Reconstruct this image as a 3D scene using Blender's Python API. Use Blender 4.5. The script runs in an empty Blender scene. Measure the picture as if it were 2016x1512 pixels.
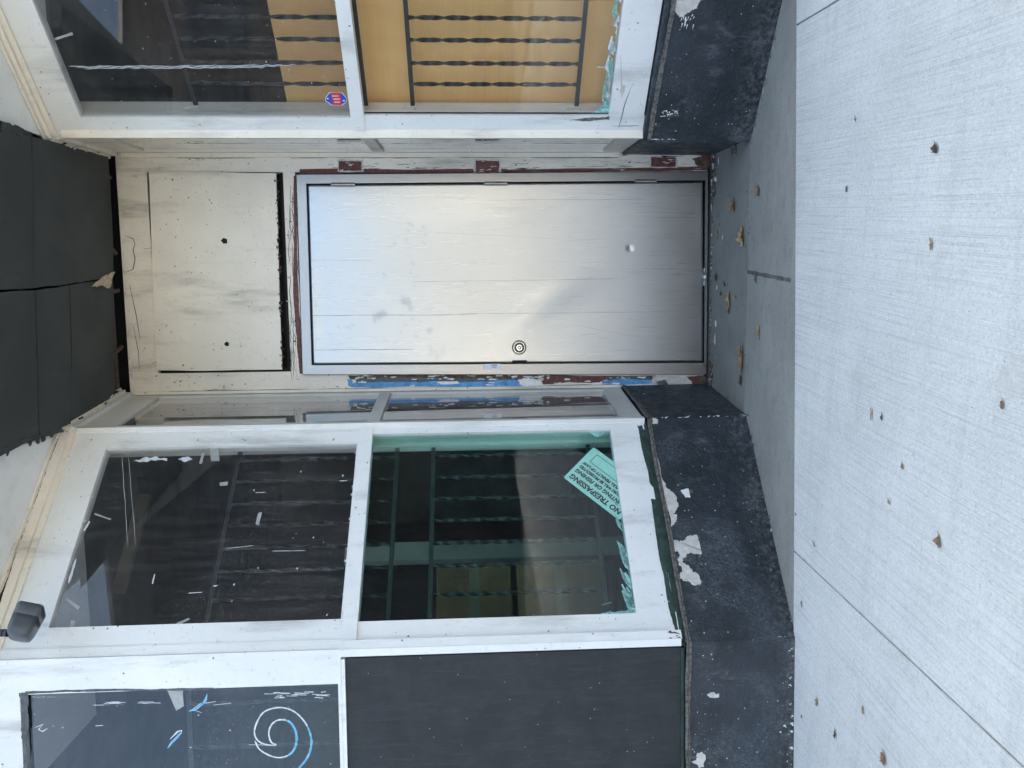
import bpy, bmesh, math, random
from mathutils import Vector, Matrix, noise as mnoise
random.seed(7)
scene = bpy.context.scene
COL = scene.collection
rad = math.radians

# ------------------------------------------------------------------ camera
CAM_H = 1.225
CX = Vector((0.99411903, -0.00997309, -0.10783266))   # world axes in (right, down, forward) of the upright photo
CY = Vector((0.10718614, -0.05137906, 0.99291053))
CZ = Vector((-0.01544272, -0.99862943, -0.05000792))
RW = Matrix((CX, CY, CZ))
cam_d = bpy.data.cameras.new("camera")
cam = bpy.data.objects.new("camera", cam_d)
COL.objects.link(cam)
right, down, fwd = RW @ Vector((1, 0, 0)), RW @ Vector((0, 1, 0)), RW @ Vector((0, 0, 1))
xc, zc = down.normalized(), (-fwd).normalized()       # the phone is held on its side
yc = zc.cross(xc).normalized()
m = Matrix((xc, yc, zc)).transposed().to_4x4()
m.translation = Vector((0, 0, CAM_H))
cam.matrix_world = m
FPX = 1515.0
cam_d.sensor_width = 36.0
cam_d.lens = FPX / 2016 * 36
cam_d.clip_start = 0.05
cam_d.clip_end = 600
scene.camera = cam

# ------------------------------------------------------------------ sky, sun, exposure
SUN_EL, SUN_AZ = 48.0, 18.0          # the sun stands behind the shop: the front is in open shade
w = bpy.data.worlds.new("World")
scene.world = w
w.use_nodes = True
wn = w.node_tree
bg = wn.nodes["Background"]
sky = wn.nodes.new("ShaderNodeTexSky")
sky.sky_type = 'NISHITA'
sky.sun_disc = False
sky.sun_elevation = rad(SUN_EL)
sky.sun_rotation = rad(SUN_AZ)
sky.dust_density = 8.0
sky.air_density = .8
sky.ozone_density = 0.0
tint = wn.nodes.new("ShaderNodeMix"); tint.data_type = 'RGBA'; tint.blend_type = 'MULTIPLY'
tint.inputs[0].default_value = 1.0
tint.inputs[7].default_value = (.93, 1.01, .965, 1)      # white balance put into the sky colour: a little less violet
wn.links.new(sky.outputs[0], tint.inputs[6])
wn.links.new(tint.outputs[2], bg.inputs[0])
bg.inputs[1].default_value = 0.15
sd = bpy.data.lights.new("sun", 'SUN')
sd.energy = 4.0
sd.angle = rad(0.5)
sd.color = (1, 0.945, 0.80)
sun = bpy.data.objects.new("sun", sd)
COL.objects.link(sun)
sdir = Vector((math.sin(rad(SUN_AZ)) * math.cos(rad(SUN_EL)), math.cos(rad(SUN_AZ)) * math.cos(rad(SUN_EL)), math.sin(rad(SUN_EL))))
sun.rotation_euler = sdir.to_track_quat('Z', 'Y').to_euler()
scene.view_settings.view_transform = 'Standard'
scene.view_settings.look = 'None'
scene.view_settings.exposure = 2.80
scene.view_settings.gamma = 1.0
scene.cycles.max_bounces = 10
scene.cycles.transparent_max_bounces = 16
scene.cycles.caustics_reflective = False
scene.cycles.caustics_refractive = False
scene.cycles.sample_clamp_indirect = 6

# ------------------------------------------------------------------ node helpers
class N:
    def __init__(s, name, rough=0.6, metal=0.0, spec=0.5):
        s.m = bpy.data.materials.new(name)
        s.m.use_nodes = True
        s.t = s.m.node_tree
        s.b = s.t.nodes["Principled BSDF"]
        s.b.inputs["Roughness"].default_value = rough
        s.b.inputs["Metallic"].default_value = metal
        s.b.inputs["Specular IOR Level"].default_value = spec
        s.out = s.t.nodes["Material Output"]
        s.tc = s.t.nodes.new("ShaderNodeTexCoord").outputs["Object"]
    def new(s, ty): return s.t.nodes.new(ty)
    def ln(s, a, b): s.t.links.new(a, b)
    def put(s, v, inp):
        if isinstance(v, (int, float)):
            inp.default_value = v
        elif isinstance(v, (tuple, list)):
            inp.default_value = tuple(v) + ((1,) if len(v) == 3 and inp.type == 'RGBA' else ())
        else: s.ln(v, inp)
    def mp(s, scale=(1, 1, 1), rot=(0, 0, 0), loc=(0, 0, 0), vec=None):
        n = s.new("ShaderNodeMapping")
        n.inputs["Scale"].default_value = scale
        n.inputs["Rotation"].default_value = rot
        n.inputs["Location"].default_value = loc
        s.ln(vec or s.tc, n.inputs[0])
        return n.outputs[0]
    def noise(s, scale, detail=4, rough=.55, vec=None, dist=0):
        n = s.new("ShaderNodeTexNoise")
        n.inputs["Scale"].default_value = scale
        n.inputs["Detail"].default_value = detail
        n.inputs["Roughness"].default_value = rough
        n.inputs["Distortion"].default_value = dist
        s.ln(vec or s.tc, n.inputs["Vector"])
        return n.outputs["Fac"]
    def vor(s, scale, vec=None, feature='F1', rnd=1):
        n = s.new("ShaderNodeTexVoronoi")
        n.feature = feature
        n.inputs["Scale"].default_value = scale
        n.inputs["Randomness"].default_value = rnd
        s.ln(vec or s.tc, n.inputs["Vector"])
        return n.outputs["Distance"]
    def ramp(s, f, a, b, va=0.0, vb=1.0):
        n = s.new("ShaderNodeMapRange")
        n.interpolation_type = 'SMOOTHSTEP'
        s.ln(f, n.inputs[0])
        for i, v in zip((1, 2, 3, 4), (a, b, va, vb)): n.inputs[i].default_value = v
        return n.outputs[0]
    def mul(s, a, b, op='MULTIPLY'):
        n = s.new("ShaderNodeMath"); n.operation = op
        s.put(a, n.inputs[0]); s.put(b, n.inputs[1])
        return n.outputs[0]
    def mix(s, f, a, b):
        n = s.new("ShaderNodeMix"); n.data_type = 'RGBA'
        s.put(f, n.inputs[0]); s.put(a, n.inputs[6]); s.put(b, n.inputs[7])
        return n.outputs[2]
    def bump(s, h, dist=.002, strength=1.0, nrm=None):
        n = s.new("ShaderNodeBump")
        n.inputs["Strength"].default_value = strength
        n.inputs["Distance"].default_value = dist
        s.ln(h, n.inputs["Height"])
        if nrm: s.ln(nrm, n.inputs["Normal"])
        return n.outputs[0]
    def specks(s, scale, size, keep, vec=None):
        """scattered spots: voronoi cells, only some kept"""
        n = s.new("ShaderNodeTexVoronoi")
        n.inputs["Scale"].default_value = scale
        s.ln(vec or s.tc, n.inputs["Vector"])
        d = s.ramp(n.outputs["Distance"], size, size * .6)
        sep = s.new("ShaderNodeSeparateColor"); s.ln(n.outputs["Color"], sep.inputs[0])
        k = s.mul(sep.outputs[0], keep, 'LESS_THAN')
        return s.mul(d, k)
    def done(s, col=None, rough=None, nrm=None):
        if col is not None: s.put(col, s.b.inputs["Base Color"])
        if rough is not None: s.put(rough, s.b.inputs["Roughness"])
        if nrm is not None: s.ln(nrm, s.b.inputs["Normal"])
        return s.m

def white_paint(name, c1, c2, dirt=(.16, .14, .115), amt=.5, crack=.0, rough=.5):
    n = N(name, rough)
    a = n.noise(2.3, 5)
    col = n.mix(n.ramp(a, .35, .65), c1, c2)
    st = n.noise(9, 6, .65, n.mp((1, 1, .18)))
    col = n.mix(n.mul(n.ramp(st, .5, .78), amt * .55), col, dirt)
    fine = n.noise(55, 5, .7)
    col = n.mix(n.mul(n.ramp(fine, .58, .8), amt * .5), col, dirt)
    sp = n.specks(22, .10, .22 * amt)
    col = n.mix(n.mul(sp, .8), col, (.05, .04, .035))
    sp2 = n.specks(60, .16, .10 * amt)
    col = n.mix(n.mul(sp2, .6), col, (.07, .06, .05))
    if crack:
        v = n.noise(1, 7, .75, n.mp((60, 60, 7)))
        cm = n.mul(n.ramp(v, .64, .67), n.ramp(n.noise(3.1, 3), .48, .6))
        col = n.mix(n.mul(cm, crack), col, (.10, .085, .07))
        pe = n.ramp(n.noise(17, 7, .72, n.mp((1, 1, .4))), .665, .69)
        col = n.mix(n.mul(pe, crack), col, (.27, .24, .2))
    h = n.mul(n.noise(26, 6, .6, n.mp((1, 1, .35))), n.noise(140, 3), 'ADD')
    return n.done(col, n.ramp(fine, .3, .8, rough - .1, rough + .15), n.bump(h, .0016, .6))

M = {}
M['white'] = white_paint('white_paint', (.785, .78, .76), (.72, .72, .70), amt=.92)
M['cream'] = white_paint('aged_cream_paint', (.84, .77, .665), (.75, .685, .59), amt=1.0)  # aged yellowing, with the recess's warm bounce light put into the colour too
M['casing'] = white_paint('cracked_casing_paint', (.84, .775, .68), (.73, .67, .58), amt=1.3, crack=.6)
M['soffit'] = white_paint('soffit_paint', (.84, .845, .83), (.79, .795, .78), amt=.3)
M['jamb'] = white_paint('inner_jamb_paint', (.72, .70, .66), (.62, .61, .58), amt=.6)

def plain(name, c, rough=.6, var=.25, sc=18, metal=0, bd=.001):
    n = N(name, rough, metal)
    a = n.noise(sc, 6, .65)
    col = n.mix(n.ramp(a, .3, .72), tuple(x * (1 - var) for x in c), tuple(min(1, x * (1 + var)) for x in c))
    return n.done(col, None, n.bump(n.noise(sc * 4, 4), bd, .6))

M['maroon'] = plain('old_maroon_paint', (.115, .035, .032), .6, .5, 40)
M['brown'] = plain('bare_old_wood', (.10, .062, .045), .8, .6, 50, bd=.002)
M['blue'] = plain('old_blue_paint', (.085, .29, .56), .5, .3, 30)
M['slate'] = plain('old_slate_paint', (.085, .092, .10), .6, .35, 40)
M['plaster'] = plain('bare_plaster', (.56, .53, .49), .85, .16, 45, bd=.002)
M['chip'] = plain('white_chip', (.78, .77, .75), .6, .1, 60)
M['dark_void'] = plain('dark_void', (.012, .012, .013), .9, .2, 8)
M['black_iron'] = plain('black_iron', (.016, .016, .018), .45, .5, 60)
M['scratch'] = plain('dark_scratch', (.10, .10, .10), .6, .3, 60)
M['plastic'] = plain('grey_plastic', (.055, .062, .075), .32, .12, 20)
M['plastic_dark'] = plain('dark_plastic', (.02, .02, .022), .5, .2, 20)
M['lens'] = plain('white_lens', (.72, .72, .74), .3, .05, 20)
M['leaf'] = plain('dry_leaf', (.27, .14, .065), .75, .5, 60, bd=.003)
M['leaf_dark'] = plain('dark_dry_leaf', (.10, .055, .035), .8, .5, 60, bd=.003)
M['leaf_tan'] = plain('tan_leaf_scrap', (.36, .23, .11), .75, .4, 60, bd=.003)
M['black_scrap'] = plain('black_scrap', (.02, .02, .022), .7, .4, 50)
M['teal_smear'] = plain('teal_smear', (.26, .50, .46), .6, .45, 55)
M['green_edge'] = plain('dark_green_putty', (.022, .045, .036), .6, .5, 35)
M['caulk'] = plain('dirty_caulk', (.13, .125, .115), .85, .6, 70, bd=.004)
M['tape'] = plain('clear_tape', (.35, .35, .34), .35, .15, 30)
M['ink'] = plain('dark_red_ink', (.10, .012, .03), .6, .3, 60)
M['sign'] = plain('sign_white', (.82, .83, .80), .5, .06, 40)
M['paper'] = plain('paper_white', (.75, .78, .82), .6, .05, 40)
M['red_ink'] = plain('red_print', (.55, .03, .05), .4, .08, 40)
M['blue_ink'] = plain('blue_print', (.03, .06, .42), .4, .08, 40)
M['black_ink'] = plain('black_print', (.03, .03, .035), .6, .1, 40)
M['tan_wood'] = plain('torn_tan_fibre', (.52, .42, .30), .85, .25, 60, bd=.003)
M['chalk'] = plain('white_scratch_reflection', (.60, .63, .66), .6, .15, 50)
M['chalk_blue'] = plain('blue_scratch', (.16, .42, .62), .6, .25, 50)

def bulkhead_mat():
    n = N('black_bulkhead_paint', .5)
    col = n.mix(n.ramp(n.noise(3, 7, .65), .35, .7), (.009, .0145, .020), (.026, .034, .045))
    area = n.ramp(n.noise(3.3, 5, .6, n.mp((1, 1, 1.3))), .45, .66)
    area2 = n.ramp(n.noise(6.5, 6, .65), .50, .68)
    grain = n.ramp(n.noise(120, 6, .8, n.mp((1, 1, .6))), .40, .66)
    col = n.mix(n.mul(n.mul(area, grain), .55), col, (.13, .155, .185))
    col = n.mix(n.mul(n.mul(area2, n.ramp(n.noise(40, 6, .75, n.mp((1, 1, .35))), .45, .68)), .45), col, (.21, .225, .24))
    fl = n.mul(n.ramp(n.noise(22, 10, .82, n.mp((1, 1, 1.5))), .655, .675), n.ramp(n.noise(2.6, 4), .45, .60))
    col = n.mix(n.mul(fl, .85), col, (.47, .45, .41))
    s1 = n.mul(n.specks(46, .16, .24), n.ramp(n.noise(3.7, 4), .38, .55)); s2 = n.mul(n.specks(105, .22, .30), area)
    col = n.mix(n.mul(s1, .75), col, (.55, .55, .54))
    col = n.mix(n.mul(s2, .55), col, (.40, .41, .42))
    sep = n.new("ShaderNodeSeparateXYZ"); n.ln(n.tc, sep.inputs[0])
    splash = n.mul(n.ramp(sep.outputs[2], .16, .03), n.ramp(n.noise(45, 7, .78), .44, .66))
    col = n.mix(n.mul(splash, .6), col, (.20, .195, .18))
    h = n.mul(n.noise(38, 6, .65), n.mul(n.noise(130, 4), .4), 'ADD')
    h = n.mul(h, n.mul(fl, .5), 'SUBTRACT')
    return n.done(col, n.ramp(n.noise(20, 4), .3, .7, .38, .62), n.bump(h, .006, .85))
M['bulkhead'] = bulkhead_mat()

def osb_mat():
    n = N('black_painted_board', .62)
    fl = n.vor(34, n.mp((1, 1, .35), (0, 0, 0)))
    col = n.mix(n.ramp(n.noise(7, 6, .7), .35, .7), (.0085, .0115, .0145), (.018, .022, .026))
    sp = n.specks(60, .16, .06)
    col = n.mix(n.mul(sp, .6), col, (.4, .4, .4))
    wv = n.noise(60, 5, .7, n.mp((1, 1, .12)))
    col = n.mix(n.mul(n.ramp(wv, .5, .75), .25), col, (.07, .07, .075))
    h = n.mul(n.mul(fl, 1.0), n.mul(wv, .8), 'ADD')
    return n.done(col, None, n.bump(h, .0035, .8))
M['osb'] = osb_mat()

def panel_mat():
    n = N('dark_soffit_board', .72)
    col = n.mix(n.ramp(n.noise(4, 5), .35, .7), (.036, .041, .042), (.052, .056, .056))
    scf = n.mul(n.ramp(n.noise(5, 6, .7, n.mp((3, .7, 1))), .56, .74), .4)
    col = n.mix(scf, col, (.085, .088, .085))
    col = n.mix(n.mul(n.specks(16, .06, .2), .6), col, (.16, .155, .145))
    h = n.noise(90, 3)
    return n.done(col, None, n.bump(h, .0008, .5))
M['panel'] = panel_mat()

def walk_mat():
    n = N('broomed_concrete', .85)
    rv = n.mp((1, 1, 1), (0, 0, rad(6.5)))
    br = n.noise(1, 4, .6, n.mp((215, 1.3, 1), vec=rv), .06)
    br2 = n.noise(1, 3, .65, n.mp((430, 3.0, 1), vec=rv))
    col = n.mix(n.ramp(n.noise(1.4, 6, .6), .35, .68), (.625, .62, .577), (.72, .71, .662))
    cross = n.noise(1, 6, .65, n.mp((1.2, 13, 1), vec=rv))
    col = n.mix(n.mul(n.ramp(cross, .5, .72), .24), col, (.45, .45, .43))
    cross2 = n.noise(1, 5, .7, n.mp((9, 60, 1), vec=rv))
    col = n.mix(n.mul(n.ramp(cross2, .54, .72), .16), col, (.40, .40, .385))
    dens = n.ramp(n.noise(4.5, 5, .65), .35, .65, .35, 1.0)
    col = n.mix(n.mul(n.mul(n.ramp(br, .50, .66), dens), .46), col, (.34, .34, .33))
    col = n.mix(n.mul(n.ramp(br2, .50, .66), .38), col, (.37, .37, .36))
    g1 = n.noise(75, 8, .85)
    col = n.mix(n.mul(n.ramp(g1, .50, .68), .50), col, (.40, .40, .385))
    g2 = n.noise(160, 5, .8, n.mp((1, .6, 1), vec=rv))
    col = n.mix(n.mul(n.ramp(g2, .53, .68), .55), col, (.34, .34, .325))
    col = n.mix(n.mul(n.ramp(g2, .46, .34), .45), col, (.86, .86, .84))
    pit = n.noise(300, 3, .7)
    col = n.mix(n.mul(n.ramp(pit, .62, .70), .55), col, (.20, .20, .19))
    st = n.mul(n.ramp(n.noise(4.2, 7, .72), .56, .70), .38)
    col = n.mix(st, col, (.42, .385, .32))
    st2 = n.mul(n.ramp(n.noise(11, 6, .7), .66, .72), .45)
    col = n.mix(st2, col, (.30, .27, .22))
    col = n.mix(n.mul(n.specks(26, .07, .22), .6), col, (.14, .12, .10))
    h = n.mul(n.mul(br, 1.0), n.mul(br2, .6), 'ADD')
    return n.done(col, None, n.bump(h, .003, .8))
M['walk'] = walk_mat()

def floor_mat(name, c, pebble):
    n = N(name, .8)
    col = n.mix(n.ramp(n.noise(3, 6, .65), .35, .68), tuple(x * .82 for x in c), c)
    g = n.noise(220, 4, .7)
    col = n.mix(n.mul(n.ramp(g, .5, .72), pebble), col, tuple(x * 1.7 for x in c))
    col = n.mix(n.mul(n.ramp(g, .48, .3), pebble), col, tuple(x * .5 for x in c))
    st = n.noise(9, 6, .7, n.mp((1, 2.5, 1)))
    col = n.mix(n.mul(n.ramp(st, .5, .72), .6), col, tuple(x * .6 for x in c))
    col = n.mix(n.mul(n.specks(30, .08, .2), .6), col, (.06, .055, .05))
    return n.done(col, None, n.bump(g, .0022, .6))
M['floor_in'] = floor_mat('grey_entry_floor', (.27, .262, .23), .25)
M['floor_out'] = floor_mat('pebbled_entry_apron', (.345, .335, .295), .5)

def steel_mat(name, base=(.395, .405, .425), r=.285):
    n = N(name, r, 1.0)
    g = n.noise(1, 4, .6, n.mp((240, 240, 2.2)))
    big = n.noise(3.2, 5, .6)
    col = n.mix(n.ramp(g, .3, .7), tuple(x * .985 for x in base), tuple(min(1, x * 1.01) for x in base))
    col = n.mix(n.mul(n.ramp(big, .5, .8), .12), col, (.42, .42, .43))
    dust = n.specks(24, .06, .2)
    at = n.new("ShaderNodeAttribute"); at.attribute_name = 'smudge'
    col = n.mix(n.mul(dust, .6), col, (.16, .15, .14))
    col = n.mix(n.mul(at.outputs["Fac"], .42), col, (.26, .26, .25))
    ro = n.mul(n.ramp(g, .2, .8, r - .02, r + .03), n.mul(at.outputs["Fac"], .10), 'ADD')
    n.b.inputs["Anisotropic"].default_value = .0
    return n.done(col, ro, n.bump(g, .00001, .04))
M['steel'] = steel_mat('brushed_steel')
M['steel_frame'] = steel_mat('steel_frame_metal', (.33, .33, .34), .32)
M['hinge'] = plain('hinge_metal', (.30, .30, .29), .4, .15, 40, metal=1)
M['chrome'] = plain('lock_chrome', (.72, .72, .72), .14, .05, 40, metal=1)
M['lock_dark'] = plain('lock_dark_metal', (.06, .06, .06), .3, .1, 40, metal=1)

def card_mat():
    n = N('cardboard', .8)
    col = n.mix(n.ramp(n.noise(5, 6, .6), .3, .7), (.70, .40, .155), (.77, .465, .19))
    fl = n.noise(1, 3, .5, n.mp((1.5, 1.5, 220)))
    col = n.mix(n.mul(n.ramp(fl, .4, .7), .10), col, (.28, .19, .10))
    return n.done(col, None, n.bump(n.noise(120, 4), .0008, .5))
M['card'] = card_mat()
M['dim_card'] = plain('dim_shaded_cardboard', (.14, .072, .034), .85, .25, 8)  # cardboard with the shade of the dim room put into its colour
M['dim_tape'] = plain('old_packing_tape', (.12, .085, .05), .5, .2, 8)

def glass_mat(name, tint, dirt=.05, speck=.06, rough=.0, refl=1.15):
    n = N(name)
    t = n.t
    tr = n.new("ShaderNodeBsdfTransparent"); tr.inputs[0].default_value = (*tint, 1)
    gl = n.new("ShaderNodeBsdfGlossy"); gl.inputs["Roughness"].default_value = rough
    gl.inputs[0].default_value = (.95, .97, 1, 1)
    fr = n.new("ShaderNodeFresnel"); fr.inputs[0].default_value = 1.52
    fs = n.mul(fr.outputs[0], refl)
    mx = n.new("ShaderNodeMixShader"); n.ln(fs, mx.inputs[0]); n.ln(tr.outputs[0], mx.inputs[1]); n.ln(gl.outputs[0], mx.inputs[2])
    df = n.new("ShaderNodeBsdfDiffuse"); df.inputs[0].default_value = (.5, .5, .5, 1)
    streak = n.noise(1, 7, .75, n.mp((34, 34, 1.6)), .3)
    fineline = n.noise(1, 5, .7, n.mp((110, 110, 3.5)), .4)
    cloud = n.noise(2.2, 5, .6)
    low = n.noise(1, 3, .5, n.mp((1.1, 1.1, 1.1)))
    f = n.mul(n.mul(n.ramp(streak, .40, .75, .25, 1.0), n.ramp(cloud, .32, .7, .25, 1.3)), dirt)
    f = n.mul(f, n.mul(n.mul(n.ramp(fineline, .52, .72), n.ramp(low, .4, .6, .25, 1.0)), dirt * .9), 'ADD')
    clus = n.ramp(n.noise(2.1, 4), .40, .62, .12, 1.0)
    spec = n.mul(n.specks(75, .11, speck), n.specks(150, .20, speck * 2.6), 'MAXIMUM')
    spec = n.mul(spec, n.mul(n.specks(260, .28, speck * 3), .7), 'MAXIMUM')
    f = n.mul(f, n.mul(n.mul(spec, clus), .55), 'ADD')
    smudge = n.ramp(n.noise(7, 6, .7, n.mp((1, 1, .6)), 1.0), .60, .74)
    f = n.mul(f, n.mul(smudge, dirt * .9), 'ADD')
    m2 = n.new("ShaderNodeMixShader"); n.ln(f, m2.inputs[0]); n.ln(mx.outputs[0], m2.inputs[1]); n.ln(df.outputs[0], m2.inputs[2])
    geo = n.new("ShaderNodeNewGeometry")
    clear = n.new("ShaderNodeBsdfTransparent")
    m3 = n.new("ShaderNodeMixShader"); n.ln(geo.outputs["Backfacing"], m3.inputs[0]); n.ln(m2.outputs[0], m3.inputs[1]); n.ln(clear.outputs[0], m3.inputs[2])
    n.ln(m3.outputs[0], n.out.inputs[0])
    return n.m
M['glass'] = glass_mat('dusty_glass', (.80, .81, .81), .085, .16)
M['glass_side'] = glass_mat('pale_reflection_glass', (.80, .80, .78), .30, .04, .02, 2.2)  # milky film and boosted mirror imitate the casing's grazing reflection
M['glass_clear'] = glass_mat('clear_glass', (.94, .95, .94), .008, .02)
M['glass_green'] = glass_mat('green_tinted_glass', (.62, .90, .84), .010, .02)
M['glass_haze'] = glass_mat('hazy_glass', (.72, .75, .78), .06, .06)
M['wall_ext'] = white_paint('upper_wall_paint', (.62, .60, .56), (.55, .53, .5), amt=.5)
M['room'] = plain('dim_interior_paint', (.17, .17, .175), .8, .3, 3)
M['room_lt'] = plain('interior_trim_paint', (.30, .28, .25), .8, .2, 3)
M['asphalt'] = plain('asphalt', (.06, .06, .062), .9, .25, 40, bd=.004)
M['kerb'] = plain('kerb_concrete', (.42, .41, .39), .85, .15, 12)
M['tan_brick'] = plain('tan_brick', (.135, .13, .118), .85, .2, 14)
M['bright_panel'] = plain('bright_panel_white', (.36, .345, .32), .6, .06, 6)  # pale colour of the panels added for bright reflections
M['dark_reflection_brick'] = plain('dark_reflection_brick', (.055, .045, .042), .85, .25, 14)
M['dark_glass'] = plain('dark_window', (.03, .035, .04), .15, .2, 3)

# ------------------------------------------------------------------ object helpers
def newobj(name, bm, mats, parent=None, bevel=0, smooth=False, keepn=False):
    me = bpy.data.meshes.new(name)
    if not keepn: bmesh.ops.recalc_face_normals(bm, faces=bm.faces)
    bm.to_mesh(me); bm.free()
    for mm in (mats if isinstance(mats, (list, tuple)) else [mats]): me.materials.append(mm)
    o = bpy.data.objects.new(name, me)
    COL.objects.link(o)
    if parent: o.parent = parent
    if smooth:
        for p in me.polygons: p.use_smooth = True
    if bevel:
        b = o.modifiers.new("bevel", 'BEVEL'); b.width = bevel; b.segments = 2; b.limit_method = 'ANGLE'; b.angle_limit = rad(50)
    return o

def empty(name, loc=(0, 0, 0)):
    o = bpy.data.objects.new(name, None)
    o.empty_display_size = .1
    o.location = loc
    COL.objects.link(o)
    return o

def tag(o, label, cat=None, group=None, kind=None):
    if label: o['label'] = label
    if cat: o['category'] = cat
    if group: o['group'] = group
    if kind: o['kind'] = kind
    return o

def ray(ix, iy):
    return RW @ Vector((1512 - iy - 756, ix - 1008, FPX))
ORG = Vector((0, 0, CAM_H))
def onZ(ix, iy, z):
    d = ray(ix, iy); return ORG + d * ((z - CAM_H) / d.z)

class Pl:
    """an upright wall plane: s along it from p, z up, d out towards the street"""
    def __init__(s, p, q, side):
        s.p = Vector((p[0], p[1], 0)); t = Vector((q[0] - p[0], q[1] - p[1], 0)); s.L = t.length
        s.t = t.normalized()
        s.n = Vector((s.t.y, -s.t.x, 0)) if side == 'R' else Vector((-s.t.y, s.t.x, 0))
    def P(s, a, z, d=0.0): return s.p + s.t * a + s.n * d + Vector((0, 0, z))
    def at(s, ix, iy, d=0.0):
        """the point of this plane (moved out by d) that lies at a place measured in the photo, as (s, z)"""
        dr = ray(ix, iy); o = s.p + s.n * d
        k = (o - ORG).dot(s.n) / dr.dot(s.n)
        P = ORG + dr * k
        return (P - s.p).dot(s.t), P.z

A_, B_, C_ = (-.455, 3.95), (-.536, 3.375), (-1.262, 2.70)
D_, E_, G_ = (.735, 3.95), (.708, 3.42), (1.538, 2.70)
W = Pl((0, 3.95), (1, 3.95), 'R')
RL = Pl(A_, B_, 'L'); CL = Pl(B_, C_, 'L'); FL = Pl(C_, (C_[0] - 1, C_[1] - .045), 'L')
RR = Pl(D_, E_, 'R'); CR = Pl(E_, G_, 'R'); FR = Pl(G_, (G_[0] + 1, G_[1] + .045), 'R')

def hexa(bm, c, mi=0):
    vs = [bm.verts.new(v) for v in c]
    for f in ((0, 3, 2, 1), (4, 5, 6, 7), (0, 1, 5, 4), (1, 2, 6, 5), (2, 3, 7, 6), (3, 0, 4, 7)):
        bm.faces.new([vs[i] for i in f]).material_index = mi

def pbox(bm, pl, s0, s1, z0, z1, d0, d1, mi=0):
    hexa(bm, [pl.P(s0, z0, d0), pl.P(s1, z0, d0), pl.P(s1, z0, d1), pl.P(s0, z0, d1),
              pl.P(s0, z1, d0), pl.P(s1, z1, d0), pl.P(s1, z1, d1), pl.P(s0, z1, d1)], mi)

def box(bm, x0, x1, y0, y1, z0, z1, mi=0):
    hexa(bm, [Vector(v) for v in ((x0, y0, z0), (x1, y0, z0), (x1, y1, z0), (x0, y1, z0), (x0, y0, z1), (x1, y0, z1), (x1, y1, z1), (x0, y1, z1))], mi)

def jag(pts, amp, lev=3, closed=True):
    for _ in range(lev):
        out = []
        n = len(pts)
        for i in range(n if closed else n - 1):
            a, b = pts[i], pts[(i + 1) % n]
            dx, dy = b[0] - a[0], b[1] - a[1]
            L = math.hypot(dx, dy) or 1e-6
            o = random.uniform(-1, 1) * min(amp, L * .36)
            out += [a, ((a[0] + b[0]) / 2 - dy / L * o, (a[1] + b[1]) / 2 + dx / L * o)]
        if not closed: out.append(pts[-1])
        pts = out; amp *= .62
    return pts

def patch(bm, pl, pts, d=.001, th=.001, mi=0, amp=.006, lev=3, px=True):
    """a flake-shaped sheet lying on a plane; pts in photo pixels (or s,z)"""
    q = [pl.at(x, y, d) for x, y in pts] if px else list(pts)
    q = jag(q, amp, lev)
    top = [bm.verts.new(pl.P(a, z, d + th)) for a, z in q]
    bot = [bm.verts.new(pl.P(a, z, d)) for a, z in q]
    try:
        f = bm.faces.new(top); f.material_index = mi
    except ValueError: return
    n = len(q)
    for i in range(n):
        f = bm.faces.new((top[i], bot[i], bot[(i + 1) % n], top[(i + 1) % n])); f.material_index = mi

def stroke(bm, pl, pts, wd, d=.001, th=.0006, mi=0, px=True):
    """thin line of varying width on a plane"""
    q = [pl.at(x, y, d) for x, y in pts] if px else list(pts)
    L, R = [], []
    for i, p in enumerate(q):
        a, b = q[max(0, i - 1)], q[min(len(q) - 1, i + 1)]
        dx, dy = b[0] - a[0], b[1] - a[1]; l = math.hypot(dx, dy) or 1e-6
        k = wd * .5 * (wd and (.75 + .5 * random.random()))
        if i in (0, len(q) - 1): k *= .35
        L.append((p[0] - dy / l * k, p[1] + dx / l * k)); R.append((p[0] + dy / l * k, p[1] - dx / l * k))
    lv = [bm.verts.new(pl.P(a, z, d + th)) for a, z in L]; rv = [bm.verts.new(pl.P(a, z, d + th)) for a, z in R]
    for i in range(len(q) - 1):
        bm.faces.new((lv[i], rv[i], rv[i + 1], lv[i + 1])).material_index = mi

def tube(bm, a, b, r, seg=12, mi=0, r2=None):
    a, b = Vector(a), Vector(b); d = (b - a).normalized()
    u = d.orthogonal().normalized(); v = d.cross(u)
    r2 = r if r2 is None else r2
    A = [bm.verts.new(a + (u * math.cos(t) + v * math.sin(t)) * r) for t in [i * 2 * math.pi / seg for i in range(seg)]]
    B = [bm.verts.new(b + (u * math.cos(t) + v * math.sin(t)) * r2) for t in [i * 2 * math.pi / seg for i in range(seg)]]
    for i in range(seg):
        bm.faces.new((A[i], A[(i + 1) % seg], B[(i + 1) % seg], B[i])).material_index = mi
    bm.faces.new(A[::-1]).material_index = mi; bm.faces.new(B).material_index = mi

def text_mesh(body, size, name, m, parent, mat4, shear=0.0, ext=.0004):
    cu = bpy.data.curves.new(name, 'FONT'); cu.body = body; cu.size = size; cu.extrude = ext; cu.shear = shear
    cu.resolution_u = 2; cu.offset = .05 if len(body) > 20 else .036
    tmp = bpy.data.objects.new(name + "_tmp", cu); COL.objects.link(tmp)
    dg = bpy.context.evaluated_depsgraph_get()
    me = bpy.data.meshes.new_from_object(tmp.evaluated_get(dg))
    bpy.data.objects.remove(tmp); bpy.data.curves.remove(cu)
    me.transform(mat4)
    me.materials.clear(); me.materials.append(m)
    o = bpy.data.objects.new(name, me); COL.objects.link(o)
    if parent: o.parent = parent
    return o

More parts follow.
